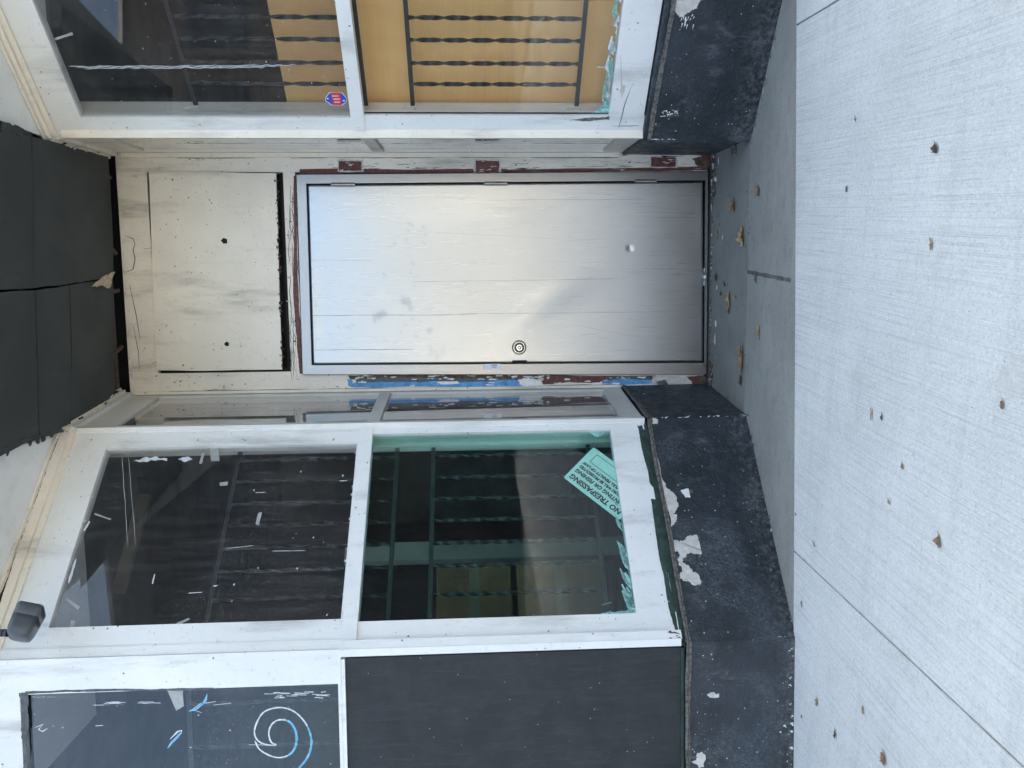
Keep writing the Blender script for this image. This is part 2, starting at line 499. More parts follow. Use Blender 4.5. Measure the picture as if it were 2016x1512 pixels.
# ================================================================== THE SETTING
ZS = .045    # pavement level at the building line; the door sill is z = 0
bm = bmesh.new()
j1a, j1b = onZ(1552, 1075, ZS), onZ(2016, 1512, ZS)
j2a, j2b = onZ(1570, 48, ZS), onZ(1650, 0, ZS)
def extend(a, b, y): k = (y - a.y) / (b.y - a.y); return a + (b - a) * k
EDGE = lambda x: 2.713 + (x + 1.06) * .060
yf = -2.4
g = .003
def slab(p):
    """one slab, top at ZS, edges slightly rounded"""
    top = [bm.verts.new((v[0], v[1], ZS)) for v in p]; bot = [bm.verts.new((v[0], v[1], ZS - .1)) for v in p]
    bm.faces.new(top)
    for i in range(len(p)):
        bm.faces.new((top[i], bot[i], bot[(i + 1) % len(p)], top[(i + 1) % len(p)]))
c1, c1b = extend(j1a, j1b, EDGE(j1a.x)), extend(j1a, j1b, yf)
c2, c2b = extend(j2a, j2b, EDGE(j2a.x)), extend(j2a, j2b, yf)
slab([(-30, EDGE(-30)), (-30, yf), (c1b.x - g, yf), (c1.x - g, c1.y)])
slab([(c1.x + g, c1.y), (c1b.x + g, yf), (c2b.x - g, yf), (c2.x - g, c2.y)])
slab([(c2.x + g, c2.y), (c2b.x + g, yf), (30, yf), (30, EDGE(30))])
tag(newobj('sidewalk', bm, M['walk'], bevel=.002), 'pale broom finished concrete sidewalk with scored joints', kind='structure')
bm = bmesh.new(); box(bm, -60, 60, -60, 12, -.3, -.2)
tag(newobj('ground', bm, M['asphalt']), 'ground under the street', kind='structure')
bm = bmesh.new(); box(bm, -60, 60, -14, yf - .16, -.19, -.10)
tag(newobj('road', bm, M['asphalt']), 'dark asphalt road in front of the shop', kind='structure')
bm = bmesh.new(); box(bm, -60, 60, yf - .155, yf - .005, -.19, ZS)
tag(newobj('kerb', bm, M['kerb'], bevel=.015), 'concrete kerb along the sidewalk', kind='structure')

# entry floor: level in front of the door, then an apron rising to the pavement
bm = bmesh.new()
YB = 3.40
nx = 40
def fl_quad(y0, z0, y1f, z1, mi):
    for i in range(nx):
        x0, x1 = -1.7 + 3.6 * i / nx, -1.7 + 3.6 * (i + 1) / nx
        vs = [bm.verts.new(v) for v in ((x0, y1f(x0), z1), (x1, y1f(x1), z1), (x1, y0, z0), (x0, y0, z0))]
        bm.faces.new(vs).material_index = mi
fl_quad(4.0, .0, lambda x: YB, .0, 0)
fl_quad(YB, .0, lambda x: EDGE(x) + .001, ZS - .004, 1)
pf = onZ(1470, 535, .005); pg = onZ(1556, 552, .04)
entry = newobj('entry_floor', bm, [M['floor_in'], M['floor_out']])
tag(entry, 'grey painted entry floor sloping from the steel door to the sidewalk', kind='structure')
# old crack filler strip on the apron
bm = bmesh.new()
def zap(y): return (ZS - .004) * (YB - y) / (YB - 2.77) if y < YB else 0
pts = [(pf.lerp(pg, k / 9)) for k in range(10)]
lv, rv = [], []
for p in pts:
    zz = max(0, zap(p.y)) + .0018; wd = random.uniform(.006, .013)
    lv.append(bm.verts.new((p.x - wd, p.y, zz))); rv.append(bm.verts.new((p.x + wd, p.y, zz)))
for i in range(9): bm.faces.new((lv[i], rv[i], rv[i + 1], lv[i + 1]))
tag(newobj('crack_filler', bm, M['caulk'], parent=entry), None)

# the room behind the glass
bm = bmesh.new()
ring = [(-4.5, 2.62), (C_[0], 2.76), (-.60, 3.41), (-.53, 4.06), (.81, 4.06), (.78, 3.46), (G_[0] + .05, 2.80), (4.5, 2.95), (4.5, 7.2), (-4.5, 7.2)]
def prism(bm, ring, z0, z1):
    a = [bm.verts.new((x, y, z0)) for x, y in ring]; b = [bm.verts.new((x, y, z1)) for x, y in ring]
    bm.faces.new(a[::-1]); bm.faces.new(b)
    for i in range(len(ring)): bm.faces.new((a[i], a[(i + 1) % len(ring)], b[(i + 1) % len(ring)], b[i]))
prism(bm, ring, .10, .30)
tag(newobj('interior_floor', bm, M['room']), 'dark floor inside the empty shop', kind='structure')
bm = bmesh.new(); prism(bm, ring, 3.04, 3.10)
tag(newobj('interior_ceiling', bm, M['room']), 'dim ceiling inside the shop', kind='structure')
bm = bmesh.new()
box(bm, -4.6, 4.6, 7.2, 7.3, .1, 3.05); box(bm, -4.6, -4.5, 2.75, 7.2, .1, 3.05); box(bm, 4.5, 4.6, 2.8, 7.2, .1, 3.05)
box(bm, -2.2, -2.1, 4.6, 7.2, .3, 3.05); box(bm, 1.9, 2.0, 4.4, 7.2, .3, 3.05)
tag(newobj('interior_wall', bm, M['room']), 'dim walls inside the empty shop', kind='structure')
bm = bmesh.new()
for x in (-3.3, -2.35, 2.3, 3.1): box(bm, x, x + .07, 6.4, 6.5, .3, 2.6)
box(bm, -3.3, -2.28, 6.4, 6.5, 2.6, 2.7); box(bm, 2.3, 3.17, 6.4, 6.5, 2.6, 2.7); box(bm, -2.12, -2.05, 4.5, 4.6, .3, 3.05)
for (ya, yb, d_) in ((1062, 1098, -1.15),):
    a_, b_ = CL.at(1000, ya, d_)[0], CL.at(1000, yb, d_)[0]
    pbox(bm, CL, a_, b_, .31, 1.95, d_ - .06, d_)
a_, z_ = CL.at(165, 975, -.9); b_, z2_ = CL.at(235, 1165, -.9)
pbox(bm, CL, a_, b_, min(z_, z2_) - .02, max(z_, z2_), -.93, -.9)
tag(newobj('interior_trim', bm, M['room_lt']), 'pale door trim inside the empty shop', kind='structure')

# ================================================================== THE STOREFRONT
shop = tag(empty('storefront', (0, 2.7, 0)), 'weathered white storefront with a recessed steel door between angled display windows', 'storefront')
def part(name, bm, mats, parent=None, bevel=0, label=None, smooth=False, keepn=False):
    o = newobj(name, bm, mats, bevel=bevel, smooth=smooth, keepn=keepn)
    pr = parent or shop
    o.parent = pr
    o.matrix_parent_inverse = Matrix.Translation(shop.location).inverted()
    if parent: o.matrix_parent_inverse = Matrix.Identity(4)
    if label: o['label'] = label
    return o

# ---- upper wall, roof and end walls, unseen, made tall and wide to block the sun
bm = bmesh.new()
def qwall(p, q, z0, z1, th):
    pl = Pl(p, q, 'R'); pbox(bm, pl, 0, pl.L, z0, z1, -th, 0)
pbox(bm, FL, -.0, 30, 3.02, 7.0, -.25, 0)
box(bm, C_[0], G_[0], 2.70, 2.95, 3.02, 7.0)
pbox(bm, FR, 0, 30, 3.02, 7.0, -.25, 0)
part('upper_wall', bm, M['wall_ext'])
bm = bmesh.new(); box(bm, -32, 32, 4.2, 14, 6.6, 6.8); part('roof', bm, M['dark_void'])
bm = bmesh.new()
pbox(bm, FL, 1.55, 30, 0, 3.02, -.25, 0); pbox(bm, FR, .9, 30, 0, 3.02, -.25, 0)
box(bm, -32, -31, 2, 14, 0, 6.6); box(bm, 31, 32, 4.3, 14, 0, 6.6); box(bm, -32, 32, 14, 14.2, 0, 6.6)
part('side_wall', bm, M['wall_ext'])

# ---- door surround
ZT = 2.94
bm = bmesh.new()
pbox(bm, W, -.455, -.348, 0.02, ZT, -.10, 0)
pbox(bm, W, .643, .735, 0.02, ZT, -.10, 0)
pbox(bm, W, -.348, .643, 2.81, ZT, -.10, 0)
pbox(bm, W, -.348, .643, 2.092, 2.15, -.10, .001)
pbox(bm, W, -.348, .643, 2.15, 2.81, -.10, -.06, 1)           # black sheet painting the dark void behind the loose board
pbox(bm, W, -.348, .643, 0.0, 2.092, -.10, -.03, 1)
# mouldings
pbox(bm, W, -.4549, .7349, ZT, ZT + .02, -.10, -.012)
pbox(bm, W, -.4535, -.440, .47, ZT - .02, .0005, .016)
pbox(bm, W, .712, .733, .47, ZT - .02, .0005, .016)
pbox(bm, W, -.3475, -.330, 2.152, 2.805, -.055, -.02, 1)  # black strips: gap shadow beside and below the board, put in as colour
pbox(bm, W, -.345, .640, 2.152, 2.166, -.055, -.012, 1)
# splintered sill at the bottom of the casings
MS = [M['casing'], M['dark_void'], M['maroon'], M['brown'], M['slate'], M['blue'], M['plaster'], M['chip']]
for k in range(38):      # dirty open joints where the casing meets the side windows
    x = random.uniform(300, 1200); L_ = random.uniform(20, 120)
    if k % 2:
        z0_ = W.at(x, 770, .0165)[1]; q = [(-.4398 + random.gauss(0, .0006), z0_ - L_ * .0026 * i / 6) for i in range(7)]
    else:
        z0_ = W.at(x, 310, .0165)[1]; q = [(.7108 + random.gauss(0, .0006), z0_ - L_ * .0026 * i / 6) for i in range(7)]
    q = [(a, max(.48, zz)) for a, zz in q]
    stroke(bm, W, q, random.uniform(.0015, .004), .0008, .0004, random.choice((1, 1, 3)), px=False)
for x, y, rx in ((440, 762, 10), (395, 309, 26), (430, 307, 18)):      # soot smears
    for k in range(14): stroke(bm, W, [(x + random.gauss(0, rx * .5), y + random.uniform(-8, 8)), (x + random.gauss(0, rx * .5), y + random.uniform(-2, 10))], .0016, .0008, .0003, 3)
# left casing: layers of old paint (photo x runs down the casing)
patch(bm, W, [(686, 739), (800, 738), (950, 738), (1100, 738), (1290, 739), (1290, 748), (1100, 748), (900, 747), (690, 747)], .0006, .0005, 3, .004, 4)
patch(bm, W, [(700, 745), (820, 743), (960, 744), (1060, 744), (1060, 757), (940, 757), (820, 757), (700, 757)], .0013, .0006, 4, .004, 4)
patch(bm, W, [(1062, 742), (1120, 743), (1190, 740), (1192, 748), (1180, 753), (1120, 752), (1070, 757)], .0013, .0006, 2, .004, 4)
patch(bm, W, [(1190, 743), (1280, 741), (1283, 750), (1200, 752)], .0013, .0006, 4, .004, 4)
patch(bm, W, [(697, 753), (780, 752), (850, 750), (930, 752), (1010, 748), (1050, 752), (1045, 760), (960, 763), (860, 761), (760, 763), (690, 762)], .002, .0006, 5, .004, 4)
patch(bm, W, [(1185, 750), (1240, 746), (1284, 748), (1284, 755), (1230, 757), (1187, 757)], .002, .0006, 5, .004, 4)
patch(bm, W, [(683, 746), (694, 748), (694, 762), (686, 760)], .002, .0006, 5, .002, 3)
patch(bm, W, [(860, 752), (900, 750), (905, 755), (868, 757)], .0027, .0005, 7, .004, 3)
patch(bm, W, [(1020, 748), (1040, 744), (1062, 750), (1060, 760), (1040, 764), (1022, 757)], .0027, .0006, 7, .006, 4)
for _ in range(60):
    x, y = random.uniform(690, 1260), random.choice((random.uniform(738, 747), random.uniform(738, 747), random.uniform(747, 762))); l = random.uniform(3, 22)
    patch(bm, W, [(x, y), (x + l, y + random.uniform(-1, 1)), (x + l * .8, y + random.uniform(1, 3)), (x + 1, y + 2)], .0027, .0004, random.choice((6, 7, 7)), .003, 2)
patch(bm, W, [(1284, 740), (1340, 742), (1366, 748), (1380, 745), (1385, 757), (1350, 762), (1310, 760), (1284, 756)], .0016, .0006, 6, .005, 4)
patch(bm, W, [(1290, 752), (1310, 748), (1318, 758), (1300, 762)], .0026, .0006, 4, .005, 3)
patch(bm, W, [(1350, 742), (1388, 740), (1390, 762), (1368, 762), (1362, 752)], .0026, .0006, 2, .006, 4)
patch(bm, W, [(1372, 742), (1390, 741), (1391, 752), (1378, 756)], .0034, .0006, 3, .006, 3)
# right casing: hinge pockets of the old door and a maroon edge
patch(bm, W, [(590, 333), (760, 333), (980, 332), (1200, 331), (1392, 327), (1394, 335), (1200, 337), (960, 339), (760, 341), (590, 343)], .0006, .0005, 2, .003, 4)
for x0, x1, y0, y1, mi in ((668, 712, 317, 336, 2), (936, 982, 316, 340, 2), (1282, 1330, 309, 328, 2)):
    patch(bm, W, [(x0 - 4, y0 - 3), (x1 + 3, y0 - 2), (x1 + 4, y1 + 2), (x0 - 3, y1 + 2)], .0013, .0005, 6, .003, 4)
    patch(bm, W, [(x0, y0), (x1, y0 + 1), (x1, y1), (x0, y1)], .002, .0005, mi, .003, 4)
    for _ in range(9):
        x, y = random.uniform(x0, x1 - 10), random.uniform(y0, y1)
        patch(bm, W, [(x, y), (x + random.uniform(5, 16), y + random.uniform(-1, 1)), (x + 4, y + 2)], .0027, .0003, random.choice((6, 3, 7)), .002, 2)
patch(bm, W, [(1300, 303), (1352, 303), (1345, 309), (1306, 311)], .0013, .0005, 6, .004, 4)
patch(bm, W, [(1362, 312), (1400, 300), (1402, 330), (1376, 330), (1368, 322)], .0013, .0006, 3, .006, 4)
patch(bm, W, [(1378, 302), (1398, 300), (1398, 316), (1384, 318)], .0022, .0006, 2, .006, 3)
for _ in range(26):
    x = random.uniform(600, 1370); y = random.uniform(329, 336)
    patch(bm, W, [(x, y), (x + random.uniform(6, 30), y + random.uniform(-1, 1)), (x + 6, y + 2)], .0016, .0004, random.choice((3, 3, 6, 7)), .002, 2)
# over the door: maroon edge
patch(bm, W, [(583, 346), (584, 450), (587, 560), (592, 640), (597, 735), (590, 735), (582, 640), (577, 560), (579, 450), (578, 346)], .0016, .0005, 2, .003, 4)
# cracks and chips in the cream paint round the transom
for _ in range(60):
    r = random.random()
    if r < .4: x, y = random.uniform(560, 590), random.uniform(345, 730)
    elif r < .7: x, y = random.uniform(300, 690), random.uniform(738, 770)
    else: x, y = random.uniform(265, 1380), random.uniform(306, 330)
    l = random.uniform(2, 8)
    patch(bm, W, [(x, y), (x + l, y + random.uniform(-1, 1)), (x + l * .5, y + random.uniform(1, 3))], .0008, .0003, random.choice((1, 3, 6, 4)), .002, 2)
for _ in range(46):
    x, y = random.uniform(566, 589), random.uniform(348, 700); L_ = random.uniform(14, 70); pts = []
    for k in range(7): pts.append((x + random.gauss(0, .9) + k * .25, y + L_ * k / 6))
    stroke(bm, W, pts, random.uniform(.0012, .0042), .0015, .0004, random.choice((1, 1, 3, 6)))
for _ in range(40):
    x, y = random.uniform(600, 1350), random.uniform(318, 333); L_ = random.uniform(8, 40); pts = []
    for k in range(6): pts.append((x + L_ * k / 5, y + random.gauss(0, .7)))
    stroke(bm, W, pts, random.uniform(.001, .0028), .0009, .0004, random.choice((1, 3, 6, 4)))
for _ in range(30):
    x, y = random.uniform(300, 1280), random.uniform(764, 776); L_ = random.uniform(6, 30); pts = []
    for k in range(6): pts.append((x + L_ * k / 5, y + random.gauss(0, .6)))
    stroke(bm, W, pts, random.uniform(.001, .0025), .0009, .0004, random.choice((1, 3, 6)))
for pts in ([(247, 465), (262, 470), (266, 480), (262, 492), (266, 510), (262, 530), (248, 536)], [(255, 560), (268, 620), (276, 668)], [(283, 490), (300, 488)], [(300, 715), (312, 712)], [(262, 640), (272, 690), (275, 730)]):
    stroke(bm, W, pts, .0035, .0006, .0004, 1)
part('door_surround', bm, MS, label='cracked cream door surround with red and blue old paint showing')

# black strips behind the transom board's two open edges paint its gap shadow
# ---- transom board
bm = bmesh.new()
q = [(-.331, 2.814), (.6445, 2.794), (.636, 2.181), (-.336, 2.192)]
q = jag(q, .003, 4)
top = [bm.verts.new(W.P(a, z, .0122)) for a, z in q]; bot = [bm.verts.new(W.P(a, z, .0012)) for a, z in q]
bm.faces.new(top)
for i in range(len(q)): bm.faces.new((top[i], bot[i], bot[(i + 1) % len(q)], top[(i + 1) % len(q)]))
for (x, y, r) in ((441, 474, 6.5), (446, 677, 5)):
    pts = [(x - r * 1.0, y), (x - r * .2, y - r * .9), (x + r * .9, y - r * .5), (x + r, y + r * .8), (x - r * .2, y + r * .9)]
    patch(bm, W, pts, .0126, .0004, 1, .001, 2)
for _ in range(46):
    x, y = random.uniform(305, 550), random.uniform(348, 724); l = random.uniform(1, 3.4)
    patch(bm, W, [(x, y), (x + l, y + l * .4), (x + l * .3, y + l)], .0126, .0003, random.choice((1, 2)), .0008, 2)
for _ in range(60):
    y = random.uniform(350, 725); x = 545 + (y - 345) / 383 * 12 + random.uniform(-6, 0); l = random.uniform(2, 6)
    patch(bm, W, [(x, y), (x + l, y + l * .4), (x + l * .3, y + l * 1.5)], .0126, .0003, random.choice((1, 2, 2)), .001, 2)
tb = part('transom_board', bm, [M['cream'], M['dark_void'], M['brown']], label='cream painted board screwed over the transom opening')
for (x, y) in ((340, 354), (361, 719)):
    a, z = W.at(x, y, .012)
    bm = bmesh.new(); tube(bm, W.P(a, z, .0122), W.P(a, z, .0145), .008, 16)
    tube(bm, W.P(a, z, .0146), W.P(a, z, .0155), .0045, 12, 1)
    part('screw', bm, [M['cream'], M['caulk']], tb)

# ---- steel door frame and door
bm = bmesh.new()
FD = .018
# frame members as bevelled bars, slightly out of square like the photo
def quadbar(bm, c, d0, d1, mi=0):
    hexa(bm, [W.P(a, z, d0) for a, z in c] + [W.P(a, z, d1) for a, z in c], mi)
f_o = dict(TL=(-.363, 2.090), TR=(.629, 2.082), BL=(-.394, .012), BR=(.641, .022))
f_i = dict(TL=(-.315, 2.041), TR=(.584, 2.034), BL=(-.331, .026), BR=(.596, .036))
ks = ('BL', 'BR', 'TR', 'TL')
fo = [bm.verts.new(W.P(*f_o[k], FD)) for k in ks]; fi = [bm.verts.new(W.P(*f_i[k], FD)) for k in ks]
bo = [bm.verts.new(W.P(*f_o[k], -.03)) for k in ks]; bi = [bm.verts.new(W.P(*f_i[k], -.03)) for k in ks]
for i in range(4):
    k = (i + 1) % 4
    bm.faces.new((fo[i], fo[k], fi[k], fi[i])); bm.faces.new((fo[i], bo[i], bo[k], fo[k])); bm.faces.new((fi[i], fi[k], bi[k], bi[i]))
dfr = part('door_frame', bm, M['steel_frame'], bevel=.0025, label='stainless steel door frame')
# kicked-up dent in the bottom strip
bm = bmesh.new()
a, z = W.at(1385, 545, FD)
for k in range(13):
    t = k / 12; aa = a + (t - .5) * .09; b = math.exp(-((t - .5) / .22) ** 2)
    zz = .030
    v = [bm.verts.new(W.P(aa, zz - .008, FD - .003 + b * .012)), bm.verts.new(W.P(aa, zz + .004 + b * .006, FD - .003 + b * .014)), bm.verts.new(W.P(aa, zz + .006 + b * .006, FD - .01))]
    if k:
        bm.faces.new((pv[0], v[0], v[1], pv[1])); bm.faces.new((pv[1], v[1], v[2], pv[2]))
    pv = v
part('dent', bm, M['steel_frame'], dfr, smooth=True)
for (x, y, L) in ((676, 363.5, .118), (976, 361.5, .118), (1271, 357, .112)):
    a, z = W.at(x, y, FD)
    bm = bmesh.new()
    tube(bm, W.P(a, z - L / 2, FD + .004), W.P(a, z + L / 2, FD + .004), .0085, 14)
    pbox(bm, W, a - .004, a + .012, z - L / 2 + .004, z + L / 2 - .004, FD - .004, FD + .0015)
    for kz in (-.17, .17): tube(bm, W.P(a, z + kz * L - .001, FD + .004), W.P(a, z + kz * L + .001, FD + .004), .009, 14)
    part('hinge', bm, M['hinge'], dfr, bevel=.001)
bm = bmesh.new()
a, z = W.at(1023, 711, FD); pbox(bm, W, a - .007, a + .004, z - .038, z + .038, FD - .02, FD - .002)
part('strike', bm, M['dark_void'], dfr)
a, z = W.at(969, 721.5, FD)
bm = bmesh.new(); pbox(bm, W, a - .0135, a + .0135, z - .046, z + .046, FD + .0002, FD + .0008)
for k, (o, l) in enumerate(((-.006, .024), (.003, .03), (.008, .028))):
    pbox(bm, W, a + o - .0011, a + o + .0011, z - l / 2 - .01, z + l / 2 - .01, FD + .0009, FD + .0012, 1)
part('label_sticker', bm, [M['paper'], M['black_ink']], dfr, label='small white paper label on the latch side of the frame')

# door leaf: a buckled sheet
bm = bmesh.new()
NX, NZ = 100, 220
dl = [(-.310, 2.036), (.578, 2.029), (.590, .046), (-.326, .032)]
smud = []
random.seed(21)
def blob(x, y, rx, rz, ang=0, s=1): smud.append((*W.at(x, y, .012), rx, rz, ang, s))
for (x, y) in ((778, 480), (806, 440), (812, 444), (833, 446), (838, 461), (805, 455), (800, 472), (835, 478), (812, 518), (756, 541), (808, 535), (816, 563)): blob(x, y, .011, .007, random.uniform(0, 1), .8)
blob(750, 620, .02, .034, .5, 1.0); blob(738, 628, .026, .014, 0, .8); blob(800, 594, .022, .03, -.6, 1.0); blob(808, 606, .016, .014, 0, .8)
blob(846, 650, .013, .022, .7, .8); blob(812, 628, .008, .009, 0, .7); blob(798, 640, .008, .008, 0, .7); blob(790, 655, .007, .007, 0, .7); blob(820, 662, .008, .014, 0, .6); blob(828, 632, .007, .01, 0, .7)
for (x, y) in ((680, 644), (688, 645), (695, 640), (667, 645), (622, 600), (625, 668)): blob(x, y, .009, .008, 0, .6)
for (x, y) in ((848, 690), (872, 690), (860, 700)): blob(x, y, .03, .012, 0, .35)
def smv(a, z):
    v = 0
    for (sa, sz_, rx, rz, an, s) in smud:
        da, dz = a - sa, z - sz_
        if abs(da) > .08 or abs(dz) > .08: continue
        u = (da * math.cos(an) + dz * math.sin(an)) / rx; q_ = (-da * math.sin(an) + dz * math.cos(an)) / rz
        n_ = mnoise.noise(Vector((a * 90, z * 90, 3))) * .55
        r = math.hypot(u, q_) + n_
        v = max(v, s * max(0, min(1, (1.15 - r) / .4)))
    return v
gl1 = W.at(990, 428, .012); gl2 = W.at(1062, 600, .012); dn = W.at(1240, 489, .012)
def disp(a, z):
    h = .0035 * mnoise.noise(Vector((a * 2.2 + 3, z * 1.1, .5))) + .0012 * mnoise.noise(Vector((a * 5, z * 2.6, 7)))
    # two bulges shaped to imitate glare: beside the middle hinge and above the lock
    da, dz = (a - gl1[0]), (z - gl1[1])
    h += .0042 * math.exp(-(da / .055) ** 2 - (dz / .17) ** 2)
    u = (a - gl2[0]) * .45 - (z - gl2[1]) * .89; v_ = (a - gl2[0]) * .89 + (z - gl2[1]) * .45
    h += .0066 * math.exp(-(u / .22) ** 2 - (v_ / .075) ** 2)
    r = math.hypot(a - dn[0], z - dn[1]); h -= .004 * math.exp(-(r / .011) ** 2)
    e = min(a - (-.326), .590 - a, z - .032, 2.036 - z)
    return h * min(1, max(0, e / .06))
grid = []
lay = bm.verts.layers.float.new('smudge')
for j in range(NZ + 1):
    row = []
    for i in range(NX + 1):
        u, v = i / NX, j / NZ
        tp = Vector(dl[0]).lerp(Vector(dl[1]), u); bt = Vector(dl[3]).lerp(Vector(dl[2]), u)
        p = tp.lerp(bt, v)
        vv = bm.verts.new(W.P(p.x, p.y, .012 + disp(p.x, p.y))); vv[lay] = smv(p.x, p.y)
        row.append(vv)
    grid.append(row)
for j in range(NZ):
    for i in range(NX):
        bm.faces.new((grid[j + 1][i], grid[j + 1][i + 1], grid[j][i + 1], grid[j][i]))
rim = [grid[0][i] for i in range(NX + 1)] + [grid[j][NX] for j in range(1, NZ + 1)] + [grid[NZ][i] for i in range(NX - 1, -1, -1)] + [grid[j][0] for j in range(NZ - 1, 0, -1)]
bk = [bm.verts.new(v.co + Vector((0, .04, 0))) for v in rim]
for i in range(len(rim)):
    k = (i + 1) % len(rim); bm.faces.new((rim[i], rim[k], bk[k], bk[i])).material_index = 0
door = part('door', bm, [M['steel'], M['scratch']], label='scratched brushed steel door leaf', keepn=True)
for p in door.data.polygons: p.use_smooth = True
bm = bmesh.new()
def dscr(x0, y0, x1, y1, wd):
    q0, q1 = W.at(x0, y0, .013), W.at(x1, y1, .013)
    n = 28; L, R = [], []
    for i in range(n + 1):
        t = i / n; a = q0[0] + (q1[0] - q0[0]) * t + .0006 * math.sin(t * 9 + x0); z = q0[1] + (q1[1] - q0[1]) * t
        k = wd * (.6 + .5 * random.random()); d = .012 + disp(a, z) + .0007
        L.append(bm.verts.new(W.P(a - k / 2, z, d))); R.append(bm.verts.new(W.P(a + k / 2, z, d)))
    for i in range(n): bm.faces.new((L[i], R[i], R[i + 1], L[i + 1]))
dscr(600, 621, 880, 620, .0022); dscr(880, 620, 940, 618, .0012); dscr(620, 689, 815, 688, .0022); dscr(810, 555, 1215, 549, .0014); dscr(905, 618, 1310, 614, .0014); dscr(960, 394, 1270, 392, .0012); dscr(600, 512, 735, 513, .0009); dscr(1130, 640, 1260, 664, .0008); dscr(820, 455, 1100, 470, .0006)
part('scratch', bm, M['scratch'], door)
a, z = W.at(1022, 684, .02)
bm = bmesh.new()
def disc_stack(rs, m):
    for (r0, d0, r1, d1, mi) in rs: tube(bm, W.P(a, z, d0), W.P(a, z, d1), r0, 40, mi, r1)
disc_stack([(.037, .010, .037, .021, 0), (.037, .0212, .029, .030, 0), (.027, .030, .025, .036, 1), (.0165, .036, .0155, .042, 0), (.010, .042, .0095, .0435, 1), (.006, .0435, .005, .045, 0)], None)
part('lock', bm, [M['chrome'], M['lock_dark']], door, bevel=.0012, label='round chrome cylinder lock')

# ---- windows
def glass_pane(name, pl, s0, s1, z0, z1, d, m, parent, extra=None, mats=()):
    bm = bmesh.new(); pbox(bm, pl, s0, s1, z0, z1, d - .006, d)
    if extra: extra(bm)
    return part(name, bm, [m, *mats], parent)

ZTR, ZTB = 1.722, 1.667   # transom bar
def rough_edge(bm, pl, s0, s1, z, amp, n=60, mi=0, d=-.0095, hgt=.012, up=True):
    """ragged paint line overlapping the edge of a pane"""
    pts = [(s0 + (s1 - s0) * i / n, z + (abs(random.gauss(0, 1)) * amp if up else -abs(random.gauss(0, 1)) * amp)) for i in range(n + 1)]
    base = z - hgt if up else z + hgt
    q = pts + [(s1, base), (s0, base)]
    t_ = [bm.verts.new(pl.P(a, zz, d)) for a, zz in q]
    bm.faces.new(t_).material_index = mi

# left angled window
bm = bmesh.new()
T = .045
pbox(bm, CL, .022, .098, ZTR, 2.93, -T, 0)             # inner stile, upper
pbox(bm, CL, .022, .050, .47, ZTB, -T, 0)              # inner stile, lower
pbox(bm, CL, .868, .945, ZTR, 2.93, -T, -.001)
pbox(bm, CL, .880, .955, .47, ZTB, -T, -.001)
pbox(bm, CL, .098, .868, 2.79, 2.93, -T, -.0005)
pbox(bm, CL, .050, .880, .475, .622, -T, -.0005)
pbox(bm, CL, .098, .868, ZTR, 1.732, -T, -.002)
pbox(bm, CL, .0225, .955, ZTB, ZTR, -T, .010)           # transom bar
# ragged dark strip where the paint stops above the base
patch(bm, CL, [(.02, .478), (.3, .482), (.6, .478), (.98, .476), (1.0, .445), (.6, .440), (.3, .438), (.02, .44)], -.006, .002, 1, .004, 4, px=False)
patch(bm, CL, [(.03, .500), (.16, .496), (.32, .488), (.36, .47), (.2, .47), (.03, .478)], .0003, .0006, 1, .004, 4, px=False)
patch(bm, CL, [(.40, .495), (.62, .500), (.82, .497), (.95, .485), (.95, .474), (.6, .472), (.40, .474)], .0003, .0006, 1, .004, 4, px=False)
for _ in range(34):
    s_ = random.choice((random.uniform(.03, .09), random.uniform(.87, .94), random.uniform(.1, .9))); z_ = random.choice((random.uniform(.48, .61), random.uniform(1.67, 1.72), random.uniform(2.80, 2.92))) if .1 < s_ < .86 else random.uniform(.5, 2.9)
    l = random.uniform(.002, .007)
    patch(bm, CL, [(s_, z_), (s_ + l, z_ + random.uniform(-.001, .002)), (s_ + l * .7, z_ + l), (s_ + .0005, z_ + l * .6)], (.0102 if 1.667 < z_ < 1.722 else .0002), .0004, 2, .002, 3, px=False)
win_cl = part('window', bm, [M['white'], M['green_edge'], M['slate']], bevel=.0018, label='left angled display window, dark glass above green tinted glass')
def smear(bm):
    for _ in range(26):
        t = random.random() ** .7
        s_ = .30 + .58 * t; z_ = .622 + random.uniform(0, .012)
        ln_ = random.uniform(.02, .07) * (.5 + t * .7)
        stroke(bm, CL, [(s_, z_), (s_ - ln_ * .5, z_ + ln_ * .25), (s_ - ln_ * 1.1, z_ + ln_ * .42)], random.uniform(.006, .016), -.0145, .0005, 1, px=False)
    for _ in range(12):
        s_ = random.uniform(.74, .87); z_ = random.uniform(.70, .80)
        stroke(bm, CL, [(s_, z_), (s_ - .01, z_ - .04)], .005, -.0145, .0005, 1, px=False) if s_ > .84 else None
    patch(bm, CL, [(.855, .622), (.87, .70), (.878, .76), (.880, .622)], -.0145, .0006, 1, .006, 4, px=False)
    patch(bm, CL, [(.05, .625), (.075, .66), (.07, .70), (.05, .72)], -.0145, .0006, 1, .006, 4, px=False)
glass_pane('green_pane', CL, .045, .885, .617, 1.672, -.015, M['glass_green'], win_cl, smear, [M['teal_smear']])['label'] = 'green tinted lower pane with scraped paint edges'
